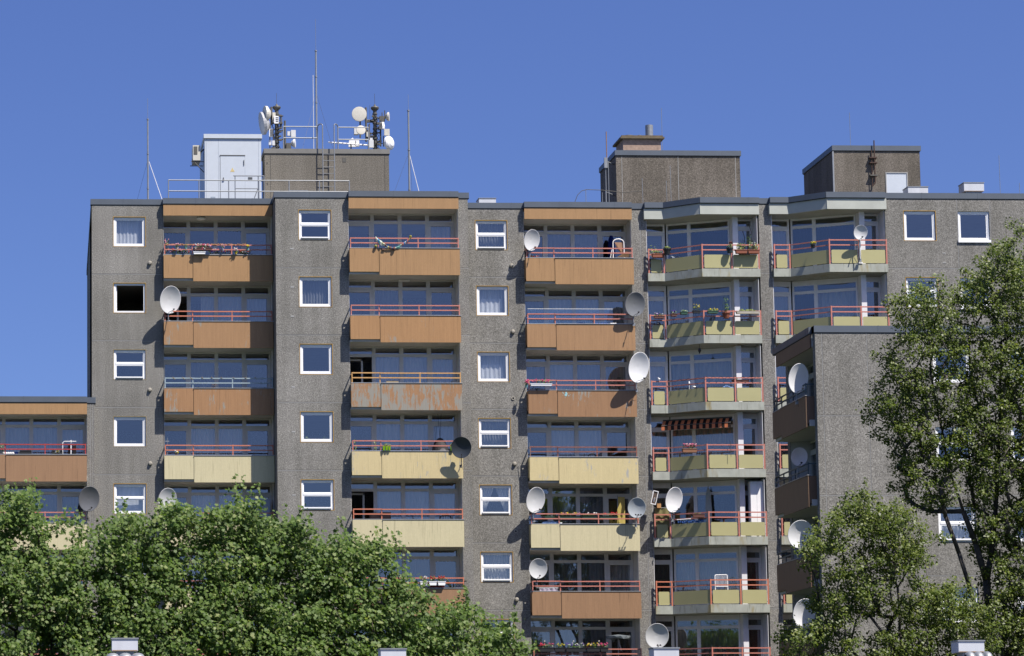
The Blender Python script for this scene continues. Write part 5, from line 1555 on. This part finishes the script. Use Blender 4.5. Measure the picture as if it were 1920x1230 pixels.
t = thing("climbing_plant", "thin climbing plant up the post right of the terracotta boxes", "plant", (29.15, -0.4, 22.9))
m = MB(); m.path([(29.2, -.5, 22.9), (29.15, -.45, 23.9), (29.22, -.4, 24.5), (29.1, -.4, 24.85)], 0.012, 5); m.build("stem", STEEL_D, t)
m = MB(); m.tuft((29.15, -.45, 24.15), (0.22, 0.1, 0.30), 60, 0.04); m.build("foliage", GREEN_L, t)
t = thing("bundle", "pale bag on the highest corner balcony behind the slanting rail", "bag", (26.1, 0.1, 23.3))
m = MB()
for i in range(4): m.blob((25.95 + .1 * i, .15, 23.50), .09, 0, 8)
m.build("bag", cloth("pale_plastic", (0.40, 0.45, 0.55), 0.2), t)
# second corner balcony: many boxes
zz = 21.06
for x0, x1, y_, z_, mt, cols, gr, ph, lb in (
    (25.12, 25.55, 0.06, zz - .05, BROWNP, [PURP, WHF], GREEN_L, 0.12, "brown box with white clips on the short left rail, second corner balcony"),
    (25.78, 26.04, -0.16, zz + .0, BROWNP, [PURP, PURP], GREEN_L, 0.14, "brown box of violet flowers at the start of the slanting rail"),
    (26.12, 26.42, -0.45, zz + .03, DGREEN, [], GREEN_L, 0.10, "small green box on the middle of the slanting rail"),
    (26.55, 26.88, -0.82, zz + .03, BLACK, [YELF], GREEN_Y, 0.26, "dark box with tall stems near the upper end of the slanting rail"),
    (27.12, 27.56, -1.03, zz - .02, DGREEN, [YELF], GREEN_Y, 0.10, "dark green box on the front rail of the second corner balcony"),
    (28.32, 29.28, -1.03, zz - .03, mat("cream_trough", (0.66, 0.60, 0.48), 0.5), [], GREEN_Y, 0.09, "long cream trough on the right of the front rail, second corner balcony")):
    flower_box(lb, x0, x1, y_, z_, mt, cols, 0.10, ph, 0.7, gr, group="boxes on the second corner balcony")
flower_pot("terracotta bowl with a dark leafy plant next to the white post", 27.90, -1.02, 20.98, 0.16, TERRA, [], 0.75, GREEN_L, 130, spread=0.95)
# third: lantern, cord, bird feeder, striped cloth
t = thing("lantern", "small dark lantern hanging from the ceiling of the third corner balcony", "lantern", (26.85, -0.6, 19.4))
m = MB(); m.tube((26.85, -.6, 19.72), (26.85, -.6, 19.55), 0.008, 5); m.build("chain", BLACK, t)
m = MB(); m.lathe([(0, 19.57), (0.05, 19.53), (0.07, 19.45), (0.03, 19.36), (0.0, 19.30)], (26.85, -.6, 0), 8); m.build("body", BLACK, t)
t = thing("cord", "dark cord wound loosely round the rail of the third corner balcony", "cord", (27, -.9, 18.26))
m = MB()
def rp(s_):
    if s_ < .35: u = s_ / .35; return (25.7 + 1.3 * u, 0.16 - 1.1 * u)
    u = (s_ - .35) / .65; return (27.0 + 2.35 * u, -0.94)
prev = None
for i in range(120):
    s_ = i / 119; x, y_ = rp(s_); a = s_ * 75
    p_ = (x, y_ - 0.03 * math.cos(a), 18.265 + 0.038 * math.sin(a))
    if prev: m.tube(prev, p_, 0.008, 4)
    prev = p_
m.build("cord", BLACK, t)
flower_box("brown trough behind the rail beside the white post, third corner balcony", 28.15, 28.85, -.75, 18.20, BROWNP, [], 0.10, 0.05, 0.1)
t = thing("ornament", "white bird ornament perched on the left rail of the third corner balcony", "ornament", (25.30, 0.16, 18.28))
m = MB(); m.blob((25.30, .16, 18.36), .045, 0, 8, (1.2, .8, .9)); m.blob((25.26, .16, 18.41), .025, 0, 7); m.tube((25.3, .16, 18.28), (25.3, .16, 18.33), .008, 5); m.build("body", WHITE, t)
t = thing("ornament", "white cat-like ornament behind the slanting rail of the third corner balcony", "ornament", (26.6, -.3, 17.3))
m = MB(); m.blob((26.45, -.3, 18.12), .04, 0, 8, (1, 1, 2.2)); m.blob((26.65, -.35, 17.96), .05, 0, 8, (1.5, 1, .8)); m.tube((26.45, -.3, 17.3), (26.45, -.3, 18.1), .012, 5); m.build("body", WHITE, t)
t = thing("bundle", "blue and white cloth over the infill panel of the third corner balcony", "laundry", (28, -.8, 17.9))
m = MB()
for i in range(6): m.blob((27.78 + .07 * i, -.8, 17.88 + .04 * math.sin(i)), .06, 0, 8)
m.build("cloth", cloth("light_blue_cloth", (0.22, 0.35, 0.62), 0.1), t)
# fourth: awning, flower box
t = thing("awning", "orange and black striped awning half unrolled over the fourth corner balcony", "awning", (26.7, 0.2, 16.7))
def awn(mi_, par):
    q = MB(); N_ = 22
    for i in range(N_):
        if i % 2 != par: continue
        s0, s1 = i / N_, (i + 1) / N_
        a0 = Vector((25.55 + 2.65 * s0, 0.75 - 1.15 * s0, 0)); a1 = Vector((25.55 + 2.65 * s1, 0.75 - 1.15 * s1, 0))
        o = Vector((-0.15, -0.35, 0))
        pr0 = [(a0, 16.66), (a0 + o, 16.42), (a0 + o * 1.02, 16.22)]; pr1 = [(a1, 16.66), (a1 + o, 16.42), (a1 + o * 1.02, 16.22)]
        for j in range(2):
            q.add([(pr0[j][0].x, pr0[j][0].y, pr0[j][1]), (pr1[j][0].x, pr1[j][0].y, pr1[j][1]), (pr1[j + 1][0].x, pr1[j + 1][0].y, pr1[j + 1][1] - 0.0), (pr0[j + 1][0].x, pr0[j + 1][0].y, pr0[j + 1][1])], [(0, 1, 2, 3)])
    return q
awn(0, 0).build("orange_stripes", cloth("awning_orange", (1.0, 0.34, 0.16), 0.25), t)
awn(0, 1).build("dark_stripes", cloth("awning_dark", (0.05, 0.04, 0.035), 0.1), t)
m = MB(); m.tube((25.55, .75, 16.68), (28.2, -.4, 16.68), 0.035, 8); m.tube((25.40, .40, 16.42), (28.05, -.75, 16.42), 0.018, 6); m.build("roller", STEEL_D, t)
flower_box("brown wooden box of pink flowers on the slanting rail below the striped awning", 26.02, 26.62, -.62, 15.33, mat("brown_wood_box", (0.30, 0.13, 0.06), 0.7), [PINK, PINKL, PINKL], 0.16, 0.20, 0.8, fl=1.3)
t = thing("rod", "thin aerial rod on the front rail below the striped awning", "aerial", (27.95, -1.0, 14.9))
m = MB(); m.tube((27.95, -1.0, 14.95), (27.95, -1.0, 15.60), 0.009, 5); m.tube((27.88, -1.0, 15.3), (27.98, -1.0, 15.45), 0.008, 5); m.build("rod", STEEL_D, t)
flower_pot("dark red potted plant behind the rail below the striped awning", 27.95, -.6, 14.95, .12, BROWNP, [], .12, mat("dark_red_leaf", (0.12, 0.02, 0.03), 0.7), 50)
# fifth: white fridge panel, boxes, laundry
t = thing("cupboard", "tall white cupboard against the fin on the fifth corner balcony", "cupboard", (29.1, -.45, 11.66))
m = MB(); m.box(28.83, 29.36, -.55, -.15, 11.66, 13.98); m.build("carcass", WHITE, t)
m = MB(); m.box(28.84, 29.09, -.565, -.55, 11.75, 13.96); m.build("door", WHITE, t)
m = MB(); m.box(29.10, 29.35, -.565, -.55, 11.75, 13.96); m.build("door", WHITE, t)
t = thing("mirror_lamp", "tilted white-framed box clamped outside the fifth corner balcony at the grey pillar", "lamp", (24.98, 0.0, 13.1))
Rm = T((24.93, -0.05, 13.35)) @ Matrix.Rotation(math.radians(14), 4, 'Y')
m = MB(Rm); m.box(-.11, .11, -.06, .0, -.29, -.26); m.box(-.11, .11, -.06, .0, .26, .29); m.box(-.11, -.085, -.06, .0, -.26, .26); m.box(.085, .11, -.06, .0, -.26, .26); m.build("frame", WHITE, t)
m = MB(Rm); m.box(-.085, .085, -.03, .0, -.26, .26); m.build("back", mat("brown_board", (0.12, 0.08, 0.06), 0.8), t)
m = MB(Rm); m.tube((0, -.03, -.18), (0, -.09, -.02), 0.025, 6); m.tube((0, 0, -.2), (0.1, .2, -.45), 0.02, 6); m.build("arm", WHITE, t)
t = thing("cardboard_box", "small orange box next to the tilted white-framed box", "box", (25.18, .25, 12.7))
m = MB(); m.box(25.10, 25.26, .2, .32, 12.95, 13.13); m.build("box", mat("orange_card", (0.62, 0.32, 0.12), 0.7), t)
m = MB(); m.box(25.095, 25.265, .195, .325, 13.131, 13.14); m.build("lid", mat("orange_card", (0.62, 0.32, 0.12), 0.7), t)
t = thing("canvas_screen", "olive canvas tied over the short left rail of the fifth corner balcony", "screen", (25.3, .3, 11.7))
m = MB(); m.pleat(25.02, 25.62, .30, 11.75, 12.95, .02, .3); m.build("canvas", cloth("olive_canvas", (0.36, 0.33, 0.16), 0.3), t)
m = MB(); m.tube((25.0, .3, 12.96), (25.64, .3, 12.96), .012, 6); m.build("rod", GALV, t)
flower_box("brown box on the slanting rail of the fifth corner balcony above the blue laundry", 26.35, 26.85, -.72, 12.60, BROWNP, [], .14, .06, .2)
t = thing("bundle", "blue and white laundry behind the slanting rail of the fifth corner balcony", "laundry", (26.2, -.2, 12.3))
m = MB()
for i in range(12): m.blob((25.95 + .075 * i, .02 - .06 * i, 12.33 + .03 * math.sin(i * 2)), .055, 0, 8, (1.1, .6, .9))
m.build("cloth", cloth("bright_blue_cloth", (0.10, 0.22, 0.62), 0.1), t)
m = MB(); m.tube((25.85, -.05, 12.42), (26.35, -.4, 12.43), .02, 6); m.build("rod", WHITE, t)
t = thing("surfboard", "tall pale oval board leaning behind the glass of the fifth corner balcony", "board", (27.35, .35, 11.7))
m = MB(T((27.3, .38, 12.85)) @ Matrix.Rotation(-0.43, 4, 'Z')); m.blob((0, 0, 0), 1.0, 0, 20, (.14, .02, 1.05)); m.build("board", mat("pale_board", (0.36, 0.40, 0.40), 0.5), t)
m = MB(); m.box(27.25, 27.42, .32, .42, 11.7, 11.8); m.build("foot", BLACK, t)
# sixth: white folding chair
t = thing("folding_chair", "white wire folding chair on the sixth corner balcony with orange railing", "chair", (27.55, -.45, 8.86))
m = MB()
m.path([(27.28, -.5, 9.3), (27.28, -.46, 10.05), (27.31, -.45, 10.10), (27.77, -.45, 10.11), (27.80, -.46, 10.06), (27.80, -.5, 9.3)], .018, 6)
for i in range(9): m.tube((27.335 + i * .052, -.46, 9.62), (27.335 + i * .052, -.45, 10.1), .008, 5)
m.tube((27.28, -.5, 9.62), (27.80, -.5, 9.62), .014, 6)
m.build("backrest", WHITE, t)
m = MB(); m.box(27.28, 27.80, -.85, -.5, 9.28, 9.31); m.build("seat", WHITE, t)
for a, b in ((27.29, -.84), (27.79, -.84), (27.29, -.5), (27.79, -.5)):
    m = MB(); m.tube((a, b, 8.87), (a, b, 9.3), .014, 6); m.build("leg", WHITE, t)
# right bay
flower_pot("yellow flowers on the top right corner balcony behind its slanting rail", 31.42, -1.75, 23.72, .10, BLACK, [YELF, YELF], .12, n=30, spread=1.3)
flower_pot("small bright green plant in the left corner of the top right corner balcony", 30.25, -.75, 23.36, .10, mat("blue_pot", (0.03, 0.08, 0.40), 0.5), [], .14, GREEN_Y, 60, spread=1.2)
t = thing("rod", "white pole bracket carrying the small dish on the top right corner balcony", "pole", (33.27, -2.12, 22.86))
m = MB(); m.tube((33.30, -2.06, 22.9), (33.27, -2.14, 23.85), .03, 8); m.build("pole", WHITE, t)
m = MB(); m.box(33.22, 33.38, -2.08, -2.0, 22.87, 22.93); m.build("foot", WHITE, t)

# --- lower wing balcony
t = thing("laundry_rack", "white tubular laundry rack with dark clothes behind the red railing", "laundry rack", (0.6, -.2, 14.2))
m = MB()
m.path([(0.36, -.35, 14.2), (0.36, -.35, 15.58), (0.42, -.35, 15.64), (0.92, -.35, 15.64)], .016, 6); m.path([(0.36, .1, 15.55), (1.0, .1, 15.55)], .012, 6); m.tube((0.70, -.3, 14.2), (0.70, -.3, 15.70), .022, 6)
for i in range(3): m.tube((0.5 + i * .16, -.35, 15.63), (0.5 + i * .16, .1, 15.55), .008, 5)
m.build("frame", WHITE, t)
m = MB(); m.pleat(0.58, 0.72, -.2, 14.7, 15.50, .02, .08); m.pleat(0.76, 0.92, -.15, 14.7, 15.50, .02, .08); m.build("clothes", DARKC, t)
for x0, x1, lb in ((-1.42, -0.92, "black storage box behind the red railing, left one"), (-0.10, 0.36, "black barbecue lid behind the red railing, right one")):
    t = thing("storage_box", lb, "box", ((x0 + x1) / 2, -.2, 14.2))
    m = MB(); m.box(x0, x1, -.4, 0.0, 14.2, 15.22); m.build("box", BLACK, t)
    m = MB(); m.box(x0 + .02, x1 - .02, -.41, 0.01, 15.221, 15.27); m.build("lid", BLACK, t)
flower_pot("small white and yellow flowers in front of the barbecue lid", 0.12, -.55, 15.12, .06, BROWNP, [WHF, YELF], .10, n=30, spread=2.0)
flower_pot("leafy plant at the left edge of the red-railed balcony", -2.15, -.5, 15.12, .10, BROWNP, [], .42, n=80, spread=1.2)
t = thing("bundle", "white and blue laundry bag at the left of the red-railed balcony", "bag", (-1.9, -.4, 14.9))
m = MB()
for i in range(5): m.blob((-2.05 + .09 * i, -.45, 15.12), .07, 0, 8)
m.build("bag", WHITEC, t)
t = thing("deckchair", "blue striped deckchair folded behind the red railing", "chair", (-1.55, -.3, 14.2))
m = MB(); m.box(-1.72, -1.46, -.35, -.32, 14.3, 15.20); m.build("fabric", NAVY, t)
m = MB(); m.tube((-1.73, -.36, 14.2), (-1.66, -.36, 15.24), .015, 6); m.tube((-1.50, -.36, 14.2), (-1.44, -.36, 15.24), .015, 6); m.build("frame", GALV, t)

# ------------------------------------------------------------------ trees
PLANE_LEAF = [(0.0, 1.0), (0.16, 0.52), (0.62, 0.62), (0.45, 0.20), (0.80, -0.15), (0.30, -0.30), (0.0, -0.62), (-0.30, -0.30), (-0.80, -0.15), (-0.45, 0.20), (-0.62, 0.62), (-0.16, 0.52)]
POPLAR_LEAF = [(0.0, 0.95), (0.42, 0.25), (0.50, -0.25), (0.0, -0.62), (-0.50, -0.25), (-0.42, 0.25)]

def inside(p, poly):
    x, z = p; c = False; j = len(poly) - 1
    for i in range(len(poly)):
        xi, zi = poly[i]; xj, zj = poly[j]
        if (zi > z) != (zj > z) and x < (xj - xi) * (z - zi) / (zj - zi) + xi: c = not c
        j = i
    return c

def tree(name, label, cat, base, limbs, polys, ymid, ydep, spacing, cr, per, size, shape, seed, gap, leafm, barkm, trunk_r, group=None, zmin=2.8, loose=0.0, holes=(), edge=0.5, slope=0.25):
    """limbs: hand-placed skeleton polylines (x,y,z); crowns: outline polygons (x,z) filled with leaf clumps over a depth of 2*ydep"""
    rnd = random.Random(seed); rs = np.random.RandomState(seed)
    clumps = []
    for poly in polys:
        xs = [p[0] for p in poly]; zs = [p[1] for p in poly]
        area = (max(xs) - min(xs)) * (max(zs) - max(min(zs), zmin))
        ztop_ = max(zs)
        for _ in range(int(area * 2 * ydep / spacing ** 3 * 2.2)):
            x = rnd.uniform(min(xs), max(xs)); z = rnd.uniform(max(min(zs), zmin), max(zs))
            if not inside((x, z), poly): continue
            inner = cr * edge
            ok = all(inside((x + dx * inner, z + dz_ * inner), poly) for dx, dz_ in ((1, 0), (-1, 0), (0, 1), (.7, .7), (-.7, .7)))
            if not ok and rnd.random() > 0.12: continue
            if any((x - hx) ** 2 / rx ** 2 + (z - hz) ** 2 / rz ** 2 < 1 for hx, hz, rx, rz in holes): continue
            y = ymid + rnd.uniform(-1, 1) * ydep - slope * min(7.0, ztop_ - z)      # crowns bulge out below
            if mnoise.noise(Vector((x * 0.85 + seed, y * 0.45, z * 0.85))) < gap: continue
            if all((x - a) ** 2 + (y - b) ** 2 + (z - c) ** 2 > (spacing * 0.72) ** 2 for a, b, c in clumps):
                clumps.append((x, y, z))
    # upright shoots above the outline
    shoots = []
    for (x, y, z) in clumps:
        if rnd.random() < (0.5 if loose == 0 else 0.2) and not any(inside((x, z + cr * 1.5), q_) for q_ in polys):
            for _ in range(rnd.choice((1, 2))):
                dx_ = rnd.uniform(-.35, .35) * cr
                for j_ in range(9):
                    f_ = j_ / 8
                    shoots.append((x + dx_ + rnd.uniform(-.05, .05) + 0.12 * f_ * dx_, y + rnd.uniform(-.06, .06), z + cr * (0.5 + 1.1 * f_)))
    # skeleton: connect every clump to the nearest lower wood
    nodes = []; par = []; fixed = []
    for li, limb in enumerate(limbs):
        prev = -1
        for i, p in enumerate(limb):
            if li > 0 and i == 0:
                d = [(Vector(n_) - Vector(p)).length for n_ in nodes]; prev = d.index(min(d)); continue
            if prev >= 0:
                a = Vector(nodes[prev]); b = Vector(p); steps = max(1, int((b - a).length / 0.6))
                for s_ in range(1, steps + 1):
                    q = a.lerp(b, s_ / steps) + Vector((rnd.uniform(-.04, .04), rnd.uniform(-.04, .04), 0)) * (1 if s_ < steps else 0)
                    nodes.append(tuple(q)); par.append(prev); prev = len(nodes) - 1
            else:
                nodes.append(tuple(p)); par.append(-1); prev = len(nodes) - 1
    b0 = Vector(base)
    order = sorted(clumps, key=lambda c: (Vector(c) - Vector((b0.x, b0.y, b0.z + 4))).length)
    tips = []
    arr = np.array(nodes)
    for c in order:
        cv = np.array(c)
        dd = np.linalg.norm(arr - cv, axis=1) + np.maximum(0, arr[:, 2] - cv[2] + 0.15) * 1.6
        j = int(np.argmin(dd)); a = Vector(nodes[j]); b = Vector(c); L_ = (b - a).length
        steps = max(1, int(L_ / 0.45)); prev = j
        for s_ in range(1, steps + 1):
            q = a.lerp(b, s_ / steps)
            q.z -= 0.10 * L_ * math.sin(math.pi * s_ / steps) * 0.5
            q += Vector((rnd.uniform(-.05, .05), rnd.uniform(-.05, .05), rnd.uniform(-.04, .04)))
            nodes.append(tuple(q)); par.append(prev); prev = len(nodes) - 1
            arr = np.vstack([arr, [tuple(q)]])
        tips.append(prev)
    load = [0.0] * len(nodes)
    for t_ in tips: load[t_] += 1
    for i in range(len(nodes) - 1, -1, -1):
        if par[i] >= 0: load[par[i]] += load[i]
    tot = max(load[0], 1)
    root = thing(name, label, cat, base, group)
    m = MB()
    rad = [max(0.007, trunk_r * (max(l_, 0.4) / tot) ** 0.46) for l_ in load]
    for i in range(len(nodes)):
        if par[i] >= 0:
            r_ = rad[i]
            m.tube(nodes[par[i]], nodes[i], min(rad[par[i]], r_ * 1.25), 7 if r_ > 0.05 else (5 if r_ > 0.02 else 4), 0, r_)
    m.build("trunk", barkm, root, smooth=True)
    # leaves
    C_ = np.array(clumps)
    nc = len(C_)
    cnt = (per * (0.7 + 0.6 * rs.rand(nc))).astype(int)
    idx = np.repeat(np.arange(nc), cnt); n = len(idx)
    d = rs.randn(n, 3); d /= np.linalg.norm(d, axis=1)[:, None]
    rr = cr * (0.75 + 0.5 * rs.rand(nc))[idx] * rs.rand(n) ** 0.45
    if loose > 0: rr *= (1 + loose * (rs.rand(n) < 0.15) * rs.rand(n))
    pos = C_[idx] + d * rr[:, None] * np.array([1.0, 1.0, 0.85])
    if shoots:
        S_ = np.array(shoots); S_ = S_ + rs.randn(*S_.shape) * 0.03
        pos = np.vstack([pos, S_]); d = np.vstack([d, rs.randn(len(S_), 3) * 0.6]); n = len(pos)
    nrm = d * 0.30 + np.array([0.38, -0.62, 0.66]) + rs.randn(n, 3) * 0.50
    nrm /= np.linalg.norm(nrm, axis=1)[:, None]
    u = np.cross(nrm, rs.randn(n, 3)); u /= np.linalg.norm(u, axis=1)[:, None]
    v = np.cross(nrm, u)
    sz = size * (0.65 + 0.7 * rs.rand(n))
    tp = np.array(shape); k = len(tp)
    bend = (np.abs(tp[:, 0]) * 0.35 - 0.25 * tp[:, 1] ** 2)
    P = pos[:, None, :] + sz[:, None, None] * (tp[None, :, 0, None] * u[:, None, :] + tp[None, :, 1, None] * v[:, None, :] + bend[None, :, None] * nrm[:, None, :] * (0.3 + 0.7 * rs.rand(n))[:, None, None])
    P = P.reshape(-1, 3) - np.array(base)
    me = bpy.data.meshes.new("crown")
    me.vertices.add(n * k); me.vertices.foreach_set("co", P.ravel())
    me.loops.add(n * k); me.loops.foreach_set("vertex_index", np.arange(n * k, dtype=np.int32))
    me.polygons.add(n); me.polygons.foreach_set("loop_start", np.arange(0, n * k, k, dtype=np.int32)); me.polygons.foreach_set("loop_total", np.full(n, k, dtype=np.int32))
    me.materials.append(leafm); me.update(); me.validate()
    o = bpy.data.objects.new("crown", me); COL.objects.link(o); o.parent = root
    return root, n

BARK = mat("grey_brown_bark", (0.10, 0.085, 0.065), 0.9, var=0.35, vscale=5)
BARK_P = mat("dark_poplar_bark", (0.075, 0.065, 0.055), 0.9, var=0.35, vscale=5)
LEAF_PL = leaf("plane_leaf", [(0.0, (0.050, 0.094, 0.018)), (0.5, (0.088, 0.146, 0.030)), (0.88, (0.135, 0.195, 0.046)), (1.0, (0.24, 0.27, 0.11))], 0.42, 0.55)
LEAF_PO = leaf("poplar_leaf", [(0.0, (0.048, 0.074, 0.012)), (0.5, (0.082, 0.118, 0.018)), (0.85, (0.125, 0.160, 0.028)), (1.0, (0.19, 0.21, 0.06))], 0.38, 0.45)
PT1 = [(-4.04, 10.12), (-2.59, 9.88), (-1.63, 10.15), (-0.91, 10.67), (-0.47, 10.28), (-0.26, 9.6), (-0.02, 9.88), (0.38, 10.09), (0.59, 9.39), (1.03, 9.15), (1.24, 8.51), (1.29, 2.74), (-3.99, 2.76)]
PT2 = [(0.95, 2.74), (0.98, 8.35), (1.35, 9.31), (1.67, 9.77), (1.95, 10.09), (2.32, 9.88), (2.64, 9.67), (3.04, 9.67), (3.24, 10.15), (3.69, 10.2), (3.93, 9.88), (4.05, 10.48), (4.31, 10.41), (4.46, 9.96), (4.82, 9.99), (5.31, 9.99), (5.73, 10.51), (6.15, 10.12), (6.36, 9.67), (6.76, 9.83), (7.18, 10.03), (7.28, 9.67), (7.54, 9.47), (7.95, 8.95), (7.9, 2.72)]
PT3 = [(6.9, 2.72), (7.4, 8.9), (8.05, 9.1), (8.7, 9.02), (9.11, 9.25), (9.51, 8.96), (10.15, 8.83), (10.39, 8.31), (10.71, 7.85), (10.99, 7.45), (11.02, 7.04), (10.9, 6.7), (11.3, 2.71)]
PT4 = [(10.4, 2.71), (10.7, 6.72), (11.42, 6.72), (11.99, 6.92), (12.53, 7.17), (12.72, 7.08), (12.96, 6.64), (13.5, 6.69), (13.73, 6.32), (14.2, 5.88), (14.48, 5.35), (14.43, 2.7)]
PP1 = [(29.48, 19.0), (29.66, 18.43), (30.14, 17.93), (30.96, 17.43), (31.66, 14.1), (31.35, 2.65), (28.24, 2.66), (28.26, 7.68), (27.92, 9.47), (27.77, 12.1), (27.7, 14.92), (27.5, 16.25), (27.84, 16.66), (28.03, 17.25), (28.64, 17.92), (29.15, 18.17)]
PP2 = [(26.11, 16.94), (26.35, 16.66), (26.94, 17.08), (27.34, 16.41), (27.7, 14.92), (27.77, 12.1), (27.72, 10.79), (27.19, 9.8), (26.04, 10.13), (25.66, 11.11), (25.93, 11.61), (25.3, 12.43), (24.82, 13.01), (24.83, 13.29), (25.58, 13.5), (25.35, 14.08), (25.68, 15.08), (26.23, 15.58), (25.84, 16.49)]
PP3 = [(23.91, 10.27), (24.75, 10.06), (25.55, 9.7), (26.43, 9.06), (26.39, 8.09), (26.94, 7.45), (27.9, 6.96), (27.9, 2.65), (21.14, 2.67), (21.79, 6.01), (22.46, 6.65), (23.04, 7.29), (22.99, 8.09), (22.1, 8.17), (22.28, 8.98), (22.93, 8.98), (23.31, 9.62)]
yT = -30.0
tot = 0
def PT(lbl, bx, limbs, poly, seed, gap=-0.36, **kw):
    global tot
    r, n = tree("plane_tree", lbl, "tree", (bx, yT, 0), limbs, [poly], yT, 1.35, 0.48, 0.42, 74, 0.076, PLANE_LEAF, seed, gap, LEAF_PL, BARK, 0.19, "plane trees in front of the facade", edge=0.72, slope=0.36, **kw)
    tot += n
PT("leftmost plane tree, its crown covering the lower wing at the left edge", -1.3, [[(-1.3, yT, 0), (-1.3, yT, 3.4), (-1.2, yT, 5.5), (-0.9, yT, 7.6), (-0.9, yT, 9.4)], [(-1.3, yT, 3.6), (-2.2, yT + .5, 6.0), (-2.6, yT + .6, 8.5)], [(-1.2, yT, 4.2), (0.1, yT - .4, 6.2), (0.6, yT - .5, 8.4)]], PT1, 11, -0.34, holes=((0.1, 8.85, 0.5, 0.4), (-0.9, 8.75, 0.5, 0.28), (-0.2, 9.7, 0.4, .5), (-1.2, 6.2, .35, .4)))
PT("tallest plane tree, reaching up to the half hidden pale dish", 4.6, [[(4.6, yT, 0), (4.6, yT, 3.2), (4.2, yT, 4.8), (3.9, yT, 7.0), (4.1, yT, 9.6)], [(4.6, yT, 3.4), (3.4, yT + .5, 4.6), (2.2, yT + .6, 6.5), (1.9, yT + .4, 9.0)], [(4.5, yT, 4.0), (5.1, yT - .5, 6.2), (5.9, yT - .6, 7.9), (6.4, yT - .5, 9.2)]], PT2, 12, -0.38, holes=((3.3, 6.9, 0.3, 0.3),))
PT("third plane tree from the left, below the second window column", 8.7, [[(8.7, yT, 0), (8.7, yT, 3.0), (8.6, yT, 5.0), (8.7, yT, 7.2), (8.9, yT, 8.6)], [(8.7, yT, 3.2), (9.6, yT + .4, 5.0), (10.2, yT + .5, 7.2)], [(8.6, yT, 4.0), (8.0, yT - .5, 6.0), (7.8, yT - .5, 8.2)]], PT3, 13, -0.38)
PT("smallest plane tree, low in front of the third window column", 12.6, [[(12.6, yT, 0), (12.6, yT, 2.6), (12.5, yT, 4.5), (12.5, yT, 6.5)], [(12.6, yT, 2.8), (13.4, yT + .4, 4.4), (13.8, yT + .5, 5.6)], [(12.5, yT, 3.2), (11.6, yT - .4, 5.0), (11.4, yT - .4, 6.2)]], PT4, 14, -0.38)
r, n = tree("poplar_tree", "tall poplar with dark forked trunk at the right edge, two spires of foliage", "tree", (28.5, -30, 0),
    [[(28.5, -30, 0), (28.5, -30, 4.0), (28.45, -30, 6.2), (28.42, -30, 7.7), (28.7, -30, 9.2), (28.97, -30.1, 12.4), (29.2, -30, 15.75), (29.47, -30, 18.7)],
     [(28.45, -30, 7.6), (28.06, -30.2, 8.82), (27.68, -30.3, 9.8), (27.2, -30.3, 11.6), (26.85, -30.2, 14.1), (26.9, -30.1, 16.6)],
     [(28.5, -30, 4.6), (29.4, -29.7, 5.9), (30.07, -29.6, 7.6), (30.7, -29.6, 10.8), (30.9, -29.6, 14.0), (30.7, -29.6, 16.6)],
     [(28.48, -30, 5.6), (27.75, -30.5, 7.4), (27.4, -30.6, 8.5), (27.0, -30.7, 9.6), (26.0, -30.6, 11.4), (25.3, -30.5, 13.0)],
     [(28.9, -30, 11.5), (28.4, -29.6, 13.5), (28.2, -29.5, 16.5)]],
    [PP1, PP2], -30, 1.5, 0.46, 0.28, 80, 0.054, POPLAR_LEAF, 21, -0.42, LEAF_PO, BARK_P, 0.21, "poplars before the nearer block", loose=0.6, edge=0.42, slope=0.03, holes=((27.7, 8.5, 0.35, 0.4), (26.9, 12.3, 0.25, .4), (27.6, 13.6, .22, .9), (28.75, 7.4, .2, .8)))
tot += n
r, n = tree("poplar_tree", "lower dense poplar covering the bottom right, left of the forked trunk", "tree", (25.2, -31.2, 0),
    [[(25.2, -31.2, 0), (25.3, -31.2, 3.4), (25.4, -31.2, 5.4), (25.3, -31.2, 7.4), (24.8, -31.2, 9.0), (24.2, -31.2, 10.1)],
     [(25.3, -31.2, 3.8), (24.2, -31, 5.2), (23.2, -30.9, 6.4), (22.7, -30.9, 8.4)],
     [(25.4, -31.2, 4.6), (26.2, -31.4, 6.0), (26.1, -31.4, 8.2)],
     [(25.3, -31.2, 3.2), (23.4, -31, 4.0), (22.0, -30.9, 5.2)],
     [(25.3, -31.2, 3.2), (26.6, -31.2, 4.4), (27.3, -31.2, 6.2)]],
    [PP3], -31.2, 1.5, 0.46, 0.30, 86, 0.056, POPLAR_LEAF, 22, -0.27, LEAF_PO, BARK_P, 0.17, "poplars before the nearer block", loose=0.6, edge=0.20, slope=0.03, holes=((22.42, 9.0, 0.42, 0.42), (22.52, 6.72, 0.42, 0.46), (24.85, 7.35, 0.40, 0.30), (24.9, 6.35, .4, .45), (23.3, 8.1, .4, .3), (22.5, 5.4, .3, .3), (26.6, 8.3, .35, .8)))
tot += n
r, n = tree("poplar_tree", "poplar stem leaning out at the right edge behind the forked trunk", "tree", (31.2, -29.0, 0),
    [[(31.2, -29, 0), (31.3, -29, 3.0), (31.8, -29, 6.0), (32.4, -29, 9.0), (32.6, -29, 14)]],
    [[(31.4, 3.0), (33.6, 3.0), (33.4, 15.0), (32.2, 16.5), (31.2, 14.0), (31.0, 8.0)]], -29, 1.2, 0.46, 0.28, 74, 0.054, POPLAR_LEAF, 23, -0.30, LEAF_PO, BARK_P, 0.2, "poplars before the nearer block", loose=0.6, edge=0.42, slope=0.03)
tot += n
print("leaves", tot)
